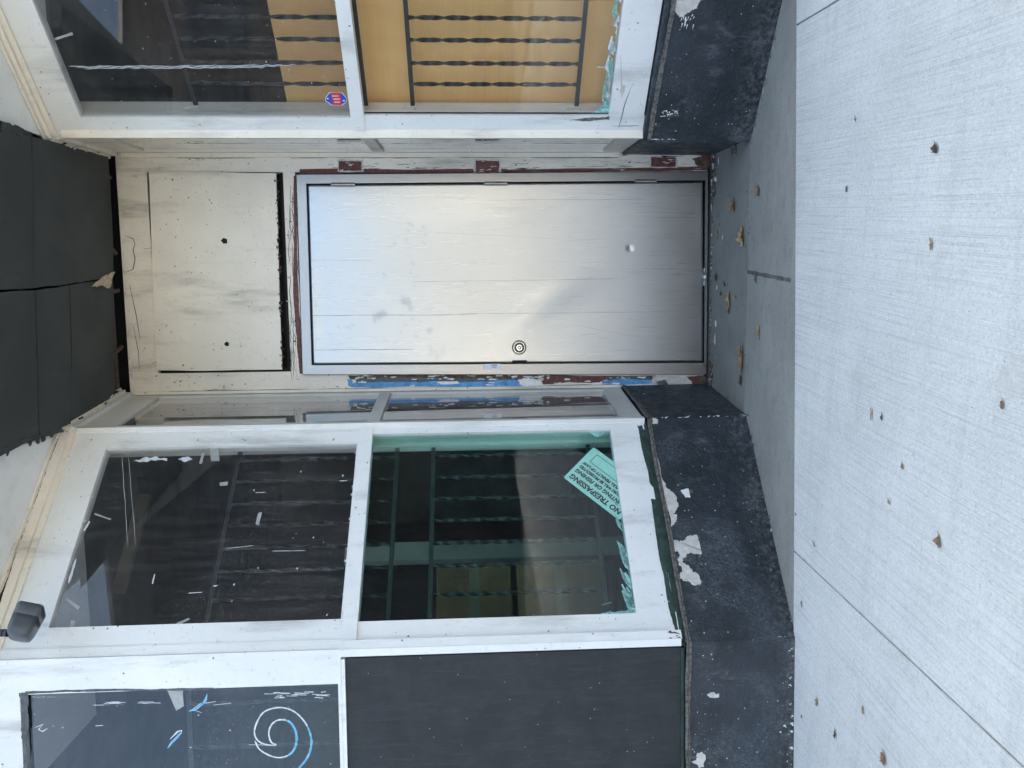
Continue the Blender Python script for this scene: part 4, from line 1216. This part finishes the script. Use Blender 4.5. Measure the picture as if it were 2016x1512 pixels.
grille(CL, gl, .053, .98, zl, [(zl[1], zl[0], 5.0), (zl[3], zl[2], 6.5)], barsL, 'twisted bar grille behind the green glass of the left angled window', M['black_iron'])
barsF = [FL.at(520, y, -.1)[0] for y in (1381, 1466)]
sf = barsF[1] - barsF[0]; barsF += [barsF[1] + sf * (i + 1) for i in range(6)]
zf = [FL.at(57, 1430, -.1)[1], FL.at(375, 1430, -.1)[1], 1.70]
grille(FL, -.1, .10, 1.5, zf, [(zf[2], zf[1], 5.0)], barsF, 'twisted bar grille behind the hazy front window', M['black_iron'])

# cardboard behind the right window
ct = CR.at(545, 100, -.16)[1]
bm = bmesh.new()
pbox(bm, CR, -.02, .50, .50, ct, -.166, -.160); pbox(bm, CR, .5005, 1.08, .50, ct + .012, -.170, -.164)
tag(newobj('cardboard_sheet', bm, M['card'], bevel=.0015), 'brown cardboard sheet blocking the right angled window behind its bars', 'cardboard')

# cardboard boxes standing in the dim room
def cbox(pts, d, th, lab, name='cardboard_box'):
    q = [CL.at(x, y, d) for x, y in pts]
    s0, s1 = min(v[0] for v in q), max(v[0] for v in q); z0, z1 = min(v[1] for v in q), max(v[1] for v in q)
    t = tag(empty(name, CL.P(s0, z0, d)), lab, 'box', 'cardboard boxes inside the shop')
    inv = Matrix.Translation(t.location).inverted()
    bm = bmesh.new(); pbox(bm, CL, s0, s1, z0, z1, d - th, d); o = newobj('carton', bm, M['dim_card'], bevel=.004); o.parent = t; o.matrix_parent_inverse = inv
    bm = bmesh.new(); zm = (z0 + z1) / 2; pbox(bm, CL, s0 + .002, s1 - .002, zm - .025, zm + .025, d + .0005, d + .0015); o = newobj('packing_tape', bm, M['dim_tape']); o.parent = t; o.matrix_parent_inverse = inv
    return t, s0, s1, z0, z1
bx = cbox([(860, 1112), (1010, 1230)], -.55, .35, 'upper cardboard box behind the left green pane, printed with a square mark')
a, z = CL.at(908, 1136, -.548)
bm = bmesh.new()
for (x0, x1, y0, y1) in ((-.034, .034, -.034, -.031), (-.034, .034, .031, .034), (-.034, -.031, -.031, .031), (.031, .034, -.031, .031), (-.0015, .0015, -.031, .031), (-.031, -.0015, -.001, .002)):
    pbox(bm, CL, a + x0, a + x1, z + y0, z + y1, -.5485, -.548)
o = newobj('printed_mark', bm, M['black_ink']); o.parent = bx[0]; o.matrix_parent_inverse = Matrix.Translation(bx[0].location).inverted()
cbox([(1016, 1105), (1200, 1235)], -.52, .38, 'lower cardboard box behind the left green pane')

# no trespassing sign behind the green pane, leaning into the corner
sd_ = -.024
tr_, br_, tl_ = CL.at(1109.4, 939.8, sd_), CL.at(1191, 898.7, sd_), CL.at(1219, 1024, sd_)
tl3, tr3 = CL.P(*tl_, sd_), CL.P(*tr_, sd_)
ux = (tr3 - tl3); sw = ux.length; ux.normalize()
uy = CL.n.cross(ux).normalized()
if uy.z < 0 and (CL.P(*br_, sd_) - tr3).dot(uy) > 0: uy = -uy
if (CL.P(*br_, sd_) - tr3).dot(uy) > 0: uy = -uy
sh = sw * .70
mt = Matrix((ux, uy, CL.n)).transposed().to_4x4(); mt.translation = tl3
sgn = tag(empty('warning_sign', tl3), 'tilted no trespassing sign tucked behind the green pane', 'sign')
inv = Matrix.Translation(sgn.location).inverted()
bm = bmesh.new()
q = []
for (x, y, a0) in ((.008, -.008, 90), (.008, -sh + .008, 180), (sw - .008, -sh + .008, 270), (sw - .008, -.008, 0)):
    for k in range(5):
        an = rad(a0 + k * 22.5); q.append((x + .008 * math.cos(an), y + .008 * math.sin(an)))
tv = [bm.verts.new(mt @ Vector((x, y, 0))) for x, y in q]; bv = [bm.verts.new(mt @ Vector((x, y, -.0015))) for x, y in q]
bm.faces.new(tv); bm.faces.new(bv[::-1])
for i in range(len(q)): bm.faces.new((tv[i], bv[i], bv[(i + 1) % len(q)], tv[(i + 1) % len(q)]))
o = newobj('sign_face', bm, M['sign']); o.parent = sgn; o.matrix_parent_inverse = inv
def stext(body, x1, y, width, height, mat):
    cu = bpy.data.curves.new('t', 'FONT'); cu.body = body; cu.size = 1; cu.shear = .12
    tmp = bpy.data.objects.new('t_tmp', cu); COL.objects.link(tmp)
    dg = bpy.context.evaluated_depsgraph_get(); me0 = bpy.data.meshes.new_from_object(tmp.evaluated_get(dg))
    xs = [v.co.x for v in me0.vertices]; ys = [v.co.y for v in me0.vertices]
    bpy.data.objects.remove(tmp); bpy.data.meshes.remove(me0)
    wx, hy = max(xs) - min(xs), max(ys) - min(ys)
    S = Matrix.Diagonal((width / wx, height / hy, 1, 1))
    T_ = Matrix.Translation(Vector((x1 - width, y, .0008))) @ S @ Matrix.Translation(Vector((-min(xs), -min(ys), 0)))
    bpy.data.curves.remove(cu)
    o = text_mesh(body, 1, 'lettering', mat, None, mt @ T_, shear=.12)
    o.parent = sgn; o.matrix_parent_inverse = inv
stext("NO TRESPASSING", sw * .945, -sh * .195, sw * .89, sh * .115, M['ink'])
stext("HUNTING OR FISHING", sw * .945, -sh * .355, sw * .89, sh * .085, M['ink'])
stext("VIOLATORS WILL BE PROSECUTED", sw * .945, -sh * .475, sw * .89, sh * .062, M['ink'])
stext("TO THE FULL PENALTY OF LAW", sw * .945, -sh * .585, sw * .86, sh * .062, M['ink'])
bm = bmesh.new()
for (x0, y0, x1, y1) in ((.30, .66, .88, .66), (.88, .66, .88, .90), (.30, .90, .88, .90), (.30, .66, .30, .90)):
    xa, ya, xb, yb = x0 * sw - .0012, -y0 * sh + .0012, x1 * sw + .0012, -y1 * sh - .0012
    bm.faces.new([bm.verts.new(mt @ Vector(v)) for v in ((xa, yb, .0007), (xb, yb, .0007), (xb, ya, .0007), (xa, ya, .0007))])
o = newobj('printed_box', bm, M['black_ink']); o.parent = sgn; o.matrix_parent_inverse = inv

# alarm sticker: a stretched octagon, red between blue ends
st_ = tag(empty('alarm_sticker', CR.P(*CR.at(662, 195, -.0145), -.0145)), 'small red and blue octagonal alarm sticker on the right upper pane', 'sticker')
inv = Matrix.Translation(st_.location).inverted()
def stk(name, pts, d, m):
    bm = bmesh.new(); patch(bm, CR, pts, d, .0003, 0, 0, 0); o = newobj(name, bm, m); o.parent = st_; o.matrix_parent_inverse = inv
stk('white_edge', [(640, 193), (648, 182), (674, 182), (683, 194), (682, 201), (672, 208), (653, 207), (641, 199)], -.0144, M['paper'])
stk('blue_field', [(641, 193.5), (649, 183), (673, 183), (682, 194.5), (681, 200.5), (671, 207), (653.5, 206), (642, 198.5)], -.0139, M['blue_ink'])
stk('red_band', [(651.5, 182.5), (670, 182.5), (673, 207.5), (655, 206.5)], -.0134, M['red_ink'])
bm = bmesh.new()
for (x, y, l) in ((660, 188, 13), (663, 194, 13), (664, 200, 11)):
    for k in range(7):
        xa = x - l / 2 + k * l / 7
        patch(bm, CR, [(xa, y), (xa + l / 9, y + .1), (xa + l / 9, y + 2), (xa, y + 1.9)], -.0130, .0002, 0, 0, 0)
for (x, y) in ((645, 194), (677, 198)):
    patch(bm, CR, [(x - 2, y - 1), (x + 2, y - 1), (x + 2, y + 1), (x - 2, y + 1)], -.0134, .0002, 0, 0, 0)
o = newobj('small_print', bm, M['paper']); o.parent = st_; o.matrix_parent_inverse = inv

# scraps of tape left on the glass
tapes = [(CL, [(128, 1180), (133, 1177), (158, 1195), (153, 1201)], 'short grey tape scrap low in the outer corner of the left upper pane'),
         (CL, [(140, 1221), (149, 1222), (145, 1235), (138, 1235)], 'stub of tape at the frame of the left upper pane'),
         (CL, [(187, 1010), (219, 1021), (217, 1024), (186, 1013)], 'thin faded tape strip near the cornice end of the left upper pane'),
         (CL, [(432, 950), (449, 948), (448, 955), (433, 957)], 'small square tape scrap in the middle of the left upper pane'),
         (CL, [(508, 1010), (516, 1009), (510, 1034), (503, 1032)], 'upright tape strip near the transom bar of the left upper pane'),
         (CL, [(347, 1227), (370, 1217), (374, 1219), (352, 1231)], 'slanted tape scrap along the outer stile of the left upper pane'),
         (CL, [(397, 892), (402, 891), (398, 913), (392, 913)], 'narrow tape strip beside the tape flap of the left upper pane'),
         (CL, [(413, 882), (430, 882), (432, 908), (416, 908)], 'pale tape flap hanging at the inner stile of the left upper pane'),
         (CR, [(107, 75), (142, 63), (144, 69), (110, 79)], 'faded tape strip high on the right upper pane'),
         (FL, [(328, 1357), (360, 1357), (362, 1390), (347, 1399)], 'crumpled clear tape with rust stain on the hazy front window')]
for pl, pts, lab in tapes:
    bm = bmesh.new(); patch(bm, pl, pts, -.0143, .0006, 0, .001, 2)
    tag(newobj('tape_scrap', bm, M['tape']), lab, 'tape', 'tape scraps on the glass')

# floodlight hanging from the soffit at the left
def cpt(ix, iy, dist_y):
    d = ray(ix, iy); return ORG + d * (dist_y / d.y)
pb, pfc = cpt(35, 1257, 2.60), cpt(64, 1197, 2.68)
fld = tag(empty('floodlight', cpt(0, 1247, 2.6)), 'dark grey security floodlight hanging over the left window', 'light')
inv = Matrix.Translation(fld.location).inverted()
def fpart(name, bm, m, bevel=0, parent=fld, smooth=False):
    o = newobj(name, bm, m, bevel=bevel, smooth=smooth); o.parent = parent
    o.matrix_parent_inverse = inv if parent is fld else Matrix.Identity(4)
    return o
ax = (pfc - pb).normalized(); Lb = (pfc - pb).length
up = (cpt(16, 1249, 2.6) - cpt(53, 1264, 2.6)); up = (up - ax * up.dot(ax)).normalized(); sx = ax.cross(up)
def rrect(bm, k, hw, hh, r):
    out = []
    for (cx, cy, a0) in ((hw - r, hh - r, 0), (-hw + r, hh - r, 90), (-hw + r, -hh + r, 180), (hw - r, -hh + r, 270)):
        for i in range(6):
            an = rad(a0 + i * 18); out.append(bm.verts.new(pb + ax * k + sx * (cx + r * math.cos(an)) + up * (cy + r * math.sin(an))))
    return out
bm = bmesh.new()
prof = [(0, .030, .026, .014), (.006, .044, .034, .018), (.022, .050, .039, .02), (Lb * .60, .053, .042, .02), (Lb * .605, .0522, .0412, .02), (Lb * .615, .0522, .0412, .02), (Lb * .62, .053, .042, .02), (Lb * .93, .052, .043, .016), (Lb, .049, .040, .014), (Lb - .004, .044, .035, .012), (Lb - .012, .042, .033, .012)]
rings = [rrect(bm, *p) for p in prof]
for a, b in zip(rings, rings[1:]):
    for i in range(len(a)): bm.faces.new((a[i], a[(i + 1) % len(a)], b[(i + 1) % len(b)], b[i]))
bm.faces.new(rings[0][::-1]); bm.faces.new(rings[-1])
body = fpart('lamp_body', bm, M['plastic'], smooth=True)
bm = bmesh.new(); r0 = rrect(bm, Lb - .010, .040, .031, .01); r1 = rrect(bm, Lb - .004, .038, .029, .01)
for i in range(len(r0)): bm.faces.new((r0[i], r0[(i + 1) % len(r0)], r1[(i + 1) % len(r0)], r1[i]))
bm.faces.new(r1); fpart('lens', bm, M['lens'])
bm = bmesh.new()
bmesh.ops.create_uvsphere(bm, u_segments=20, v_segments=12, radius=.016, matrix=Matrix.Translation(pb + ax * (Lb - .002) - up * .022 + sx * .01))
fpart('sensor_dome', bm, M['lens'], smooth=True)
bm = bmesh.new()
nb = pb + ax * .012 + up * .036; nt = nb + Vector((.0, .01, .075))
for k in range(5):
    a, b = nb.lerp(nt, k / 5), nb.lerp(nt, (k + .72) / 5); tube(bm, a, b, .0125, 16)
tube(bm, nb, nt, .009, 12); tube(bm, nt, Vector((nt.x, nt.y, 3.02)), .010, 12)
fpart('neck', bm, M['plastic_dark'])
bm = bmesh.new(); tube(bm, Vector((nt.x, nt.y + .03, 3.0)), Vector((nt.x, nt.y + .03, 3.03)), .045, 24); box(bm, nt.x - .03, nt.x + .03, nt.y, 2.705, 3.02, 3.08)
fpart('mount', bm, M['plastic_dark'], bevel=.003)

# ================================================================== LITTER
def floor_at(ix, iy):
    p = onZ(ix, iy, ZS)
    if p.y < EDGE(p.x): return p + Vector((0, 0, .001))
    for _ in range(6):
        z = max(0, zap(p.y)); p = onZ(ix, iy, z)
    return p + Vector((0, 0, .001))
def leaf_mesh(bm, c, L, wdt, ang, curl, kind):
    """a torn, half curled leaf: ragged outline folded along its midrib"""
    d = Vector((math.cos(ang), math.sin(ang), 0)); s = Vector((-d.y, d.x, 0))
    n = 11; bend = random.uniform(-.25, .25); rows = []
    lift = [random.random() for _ in range(2)]
    for i in range(n):
        t = i / (n - 1)
        prof = (math.sin(math.pi * (t * .9 + .06)) ** .8) if not kind else (.55 + .45 * math.sin(math.pi * t))
        wl, wr_ = (wdt * .5 * prof * random.uniform(.45, 1.25) for _ in range(2))
        zc_ = .002 + curl * L * (.10 * math.sin(t * 4 + lift[0] * 6) ** 2 + .28 * max(0, t - .6) * lift[1])
        o = c + d * ((t - .5) * L) + s * (bend * L * (t - .5) ** 2)
        k = random.uniform(.5, 1.3)
        rows.append([bm.verts.new(o - s * wl + Vector((0, 0, zc_ + curl * wl * 1.1 * k))), bm.verts.new(o - s * wl * .5 + Vector((0, 0, zc_ + curl * wl * .35))), bm.verts.new(o + Vector((0, 0, zc_))),
                     bm.verts.new(o + s * wr_ * .5 + Vector((0, 0, zc_ + curl * wr_ * .4))), bm.verts.new(o + s * wr_ + Vector((0, 0, zc_ + curl * wr_ * 1.2 * k)))])
    for a, b in zip(rows, rows[1:]):
        for q in range(4): bm.faces.new((a[q], a[q + 1], b[q + 1], b[q]))
    if not kind:
        st_ = c + d * L * .5; tube(bm, st_ + Vector((0, 0, .002)), st_ + d * L * .3 + s * L * .06 + Vector((0, 0, .004)), .0008, 5)
def litter(x, y, L, wdt, ang, m, label, cat='leaf', name='dry_leaf', group='dry leaves and scraps on the ground', curl=.6, kind=0):
    random.seed(int(x * 7 + y)); p = floor_at(x, y); k_ = .64 if x > 1560 else 1.0; L *= k_; wdt *= k_ * (1 if x > 1560 else 1.3)
    bm = bmesh.new(); leaf_mesh(bm, Vector((0, 0, 0)), L, wdt, ang, curl, kind)
    me_o = newobj(name, bm, M[m]); sol = me_o.modifiers.new('thick', 'SOLIDIFY'); sol.thickness = .0006
    me_o.location = p
    return tag(me_o, label, cat, group)
litter(1447, 404, .060, .040, .3, 'leaf', 'curled russet leaf lying right of the door foot')
litter(1464, 465, .090, .036, .1, 'leaf_tan', 'long tan leaf scrap on the entry floor near the slope', kind=1)
litter(1463, 708, .120, .035, 0, 'leaf', 'long brown bark strip on the entry floor left of the door', kind=1)
litter(1461, 748, .05, .02, .1, 'leaf_dark', 'small dark leaf beside the long bark strip')
litter(1438, 590, .075, .028, .1, 'leaf_tan', 'cluster of tan leaf pieces in front of the lock side')
litter(1437, 608, .055, .018, .3, 'leaf', 'narrow orange leaf below the tan cluster')
litter(1449, 586, .024, .020, 1.0, 'leaf_tan', 'round tan scrap beside the tan cluster')
litter(1412, 546, .036, .016, 0, 'leaf_dark', 'small brown leaf close to the door sill')
litter(1428, 558, .03, .01, .8, 'leaf_dark', 'twig-like scrap above the tan cluster')
litter(1421, 578, .018, .014, .4, 'leaf_dark', 'tiny dark scrap beside a white chip')
litter(1495, 375, .05, .026, .4, 'leaf', 'forked brown leaf on the sloping apron')
litter(1414, 458, .04, .014, 0, 'leaf_tan', 'slim tan leaf near the hinge side of the door')
litter(1433, 786, .03, .012, .5, 'leaf', 'tiny orange leaf against the left black base')
litter(1472, 872, .045, .012, .2, 'leaf_tan', 'orange leaf scrap at the foot of the left angled base')
litter(1490, 550, .03, .010, 0, 'leaf_dark', 'faint brown scrap on the apron by the crack', kind=1)
litter(1496, 655, .06, .012, 0, 'leaf_tan', 'pale stem lying on the apron', kind=1)
litter(1845, 292, .042, .030, .3, 'leaf_dark', 'dark brown leaf high on the right of the sidewalk')
litter(1836, 480, .050, .014, .1, 'leaf_tan', 'slim tan leaf on the sidewalk facing the door', kind=1)
litter(1851, 1066, .052, .030, .2, 'leaf', 'russet diamond leaf on the sidewalk in front of the angled window')
litter(1743, 1494, .055, .045, .3, 'leaf', 'broad russet leaf at the sidewalk near the front board')
litter(1646, 1446, .042, .020, .0, 'leaf_dark', 'brown leaf on the sidewalk below the black base')
litter(1976, 797, .030, .018, 0, 'leaf', 'small brown leaf nearest the photographer')
litter(1718, 815, .060, .011, .0, 'leaf_tan', 'thin reddish sliver on the sidewalk', kind=1)
litter(1738, 822, .030, .011, .0, 'leaf_dark', 'dark crumb beside the thin sliver')
litter(1779, 918, .024, .016, .3, 'leaf', 'small tan crumb in the middle of the sidewalk')
litter(1753, 988, .024, .015, .8, 'leaf_tan', 'little yellowish leaf bit on the sidewalk')
litter(1605, 1072, .032, .012, .9, 'leaf', 'small red brown twig bit near the angled joint')
litter(1701, 1398, .04, .012, .1, 'leaf_tan', 'faint tan stem bit on the lower sidewalk', kind=1)
litter(1610, 1382, .045, .022, 0, 'leaf_tan', 'pale tan stained leaf close to the black base')
litter(1669, 372, .03, .011, .1, 'leaf_dark', 'short brown sliver on the sidewalk right of the door', kind=1)
litter(1686, 205 + 30, .022, .008, .2, 'leaf_dark', 'tiny dark sliver on the right sidewalk')
litter(1580, 1189, .040, .009, 0, 'black_scrap', 'black plastic sliver on the sidewalk by the angled base', kind=1)
litter(1580, 1411, .016, .010, 0, 'black_scrap', 'tiny black flake on the sidewalk by the front base')
litter(1568, 1013, .014, .008, 0, 'black_scrap', 'tiny black flake at the sidewalk edge')
for (x, y, L, wd, lab) in ((1411, 637, .034, .020, 'rounded white paint chip on the entry floor'), (1409, 668, .055, .014, 'pointed white paint chip on the entry floor'), (1413, 566, .02, .016, 'small white paint chip among tan leaves'), (1402, 409, .034, .012, 'white paint flake under the hinge side'),
                           (1416, 317, .035, .009, 'white splinter in the right corner of the entry'), (1424, 467, .020, .014, 'pale greenish chip near the slim tan leaf')):
    litter(x, y, L, wd, 0 if wd < .016 else .2, 'chip', lab, 'paint chip', 'paint_chip', 'white paint chips on the entry floor', .15, 1)
# stone-like lump of old cement by the right base
bm = bmesh.new(); bmesh.ops.create_icosphere(bm, subdivisions=3, radius=.03)
for v in bm.verts:
    v.co.x *= 1.35; v.co.y *= .8; v.co.z *= .35; v.co += v.co.normalized() * .005 * mnoise.noise(v.co * 60)
o = newobj('cement_lump', bm, M['caulk'], smooth=True); o.location = floor_at(1447, 296); o.rotation_euler = (0, 0, .3)
tag(o, 'flat grey cement lump beside the right black base', 'cement lump')
o.location.z += .004
# rotted crumbs along the door sill
bm = bmesh.new(); random.seed(5)
for i in range(420):
    r = random.random()
    if r < .45: x = random.uniform(.50, .735); y = 3.92 - abs(random.gauss(0, .018))
    elif r < .75: x = random.uniform(-.455, -.33); y = 3.92 - abs(random.gauss(0, .02))
    else: x = random.uniform(-.45, .73); y = 3.925 - abs(random.gauss(0, .006))
    s = random.uniform(.002, .008) * (1.6 if r < .75 else .8)
    mi = random.choice((0, 0, 1, 1, 2, 3))
    mx = Matrix.Translation((x, y, s * .3)) @ Matrix.Rotation(random.uniform(0, 3), 4, 'Z') @ Matrix.Rotation(random.uniform(-.6, .6), 4, 'X') @ Matrix.Diagonal((s * random.uniform(.8, 2.2), s, s * .5, 1))
    g0 = len(bm.faces)
    ret = bmesh.ops.create_icosphere(bm, subdivisions=1, radius=1, matrix=mx)
    for v in ret['verts']:
        v.co += Vector((random.uniform(-1, 1), random.uniform(-1, 1), random.uniform(-1, 1))) * s * .25
        for f in v.link_faces: f.material_index = mi
def flake(x, y, z, s, mi):
    an = random.uniform(0, 6.28); q = [(math.cos(an + k * 1.57 + random.uniform(-.5, .5)) * s * random.uniform(.5, 1.3), math.sin(an + k * 1.57 + random.uniform(-.5, .5)) * s * random.uniform(.3, .9)) for k in range(4)]
    vs = [bm.verts.new((x + a, y + b, z + .0012 + random.uniform(0, s * .35))) for a, b in q]
    f = bm.faces.new(vs); f.material_index = mi
for i in range(150):
    r = random.random()
    if r < .30: x = random.uniform(-.43, .70); y = YB + random.gauss(0, .03); z = 0
    elif r < .52: x = random.uniform(-.42, .70); y = random.uniform(3.6, 3.92); z = 0
    elif r < .80:
        t = random.random(); p = CL.P(t * .95, 0, .018 + abs(random.gauss(0, .012))); x, y = p.x, p.y; z = zap(y) if y < YB else 0
    else:
        t = random.random(); p = CR.P(t * .5, 0, .045 + abs(random.gauss(0, .012))); x, y = p.x, p.y; z = zap(y) if y < YB else 0
    flake(x, y, max(0, z), random.uniform(.003, .010), random.choice((0, 3, 1, 2, 3)))
tag(newobj('crumbs', bm, [M['brown'], M['caulk'], M['plaster'], M['leaf_dark']]), 'rotted wood crumbs and dirt along the door sill', kind='stuff')

# ================================================================== THE STREET, out of view; buildings put in for the glass and steel to mirror
def street_building(name, label, x0, x1, y0, y1, h, m, wins):
    b = tag(empty(name, ((x0 + x1) / 2, (y0 + y1) / 2, 0)), label, 'building')
    inv = Matrix.Translation(b.location).inverted()
    bm = bmesh.new(); box(bm, x0, x1, y0, y1, -.2, h)
    o = newobj('wall', bm, m); o.parent = b; o.matrix_parent_inverse = inv
    bm = bmesh.new(); box(bm, x0 - .05, x1 + .05, y0 - .05, y1 + .05, h + .002, h + .12)
    o = newobj('parapet', bm, M['kerb']); o.parent = b; o.matrix_parent_inverse = inv
    for (a0, a1, b0, b1, z0, z1) in wins:
        bm = bmesh.new(); box(bm, a0, a1, b0, b1, z0, z1)
        o = newobj('window', bm, M['dark_glass']); o.parent = b; o.matrix_parent_inverse = inv
street_building('tan_building', 'low tan building across the street mirrored softly in the steel door', -22, 26, -24, -16, 4.5, M['tan_brick'],
                [(a, b, -16.0, -15.96, .6, 3.0) for a, b in ((-20, -17), (-15, -12), (-10, -7), (-.5, 2.1), (7, 10), (12, 15), (17, 20))])
tan = [o for o in COL.objects if o.name == 'tan_building'][0]
for x0, x1 in ((-5.0, -.9), (2.5, 5.6)):  # bright panels added beside a dark window, for patches reflected in the door
    bm = bmesh.new()
    for k in range(14): box(bm, x0, x1, -16.0, -15.95 + .012 * (k % 2), -.02 + k * .19, .168 + k * .19)
    o = newobj('added_bright_panel', bm, M['bright_panel']); o.parent = tan; o.matrix_parent_inverse = Matrix.Translation(tan.location).inverted()
street_building('added_brick_building', 'tall dark brick building added out of view to darken the left angled window', 18, 30, -9.5, 1.5, 12, M['dark_reflection_brick'],  # added unseen, to give the angled glass something dark to reflect
                [(17.95, 18.0, -8.5 + i * 2.4, -7.2 + i * 2.4, z, z + 1.7) for i in range(4) for z in (.9, 4.2, 7.6)])
street_building('added_brick_building', 'tall dark brick building added out of view to darken the right angled window', -30, -18, -11, 1.2, 11, M['dark_reflection_brick'],
                [(-18.0, -17.95, -9.5 + i * 2.4, -8.2 + i * 2.4, z, z + 1.7) for i in range(4) for z in (.9, 4.2, 7.6)])
bm = bmesh.new(); box(bm, -60, 60, -15.9, -14.0, -.19, -.02)
tag(newobj('far_pavement', bm, M['kerb']), 'pavement on the far side of the street', kind='structure')
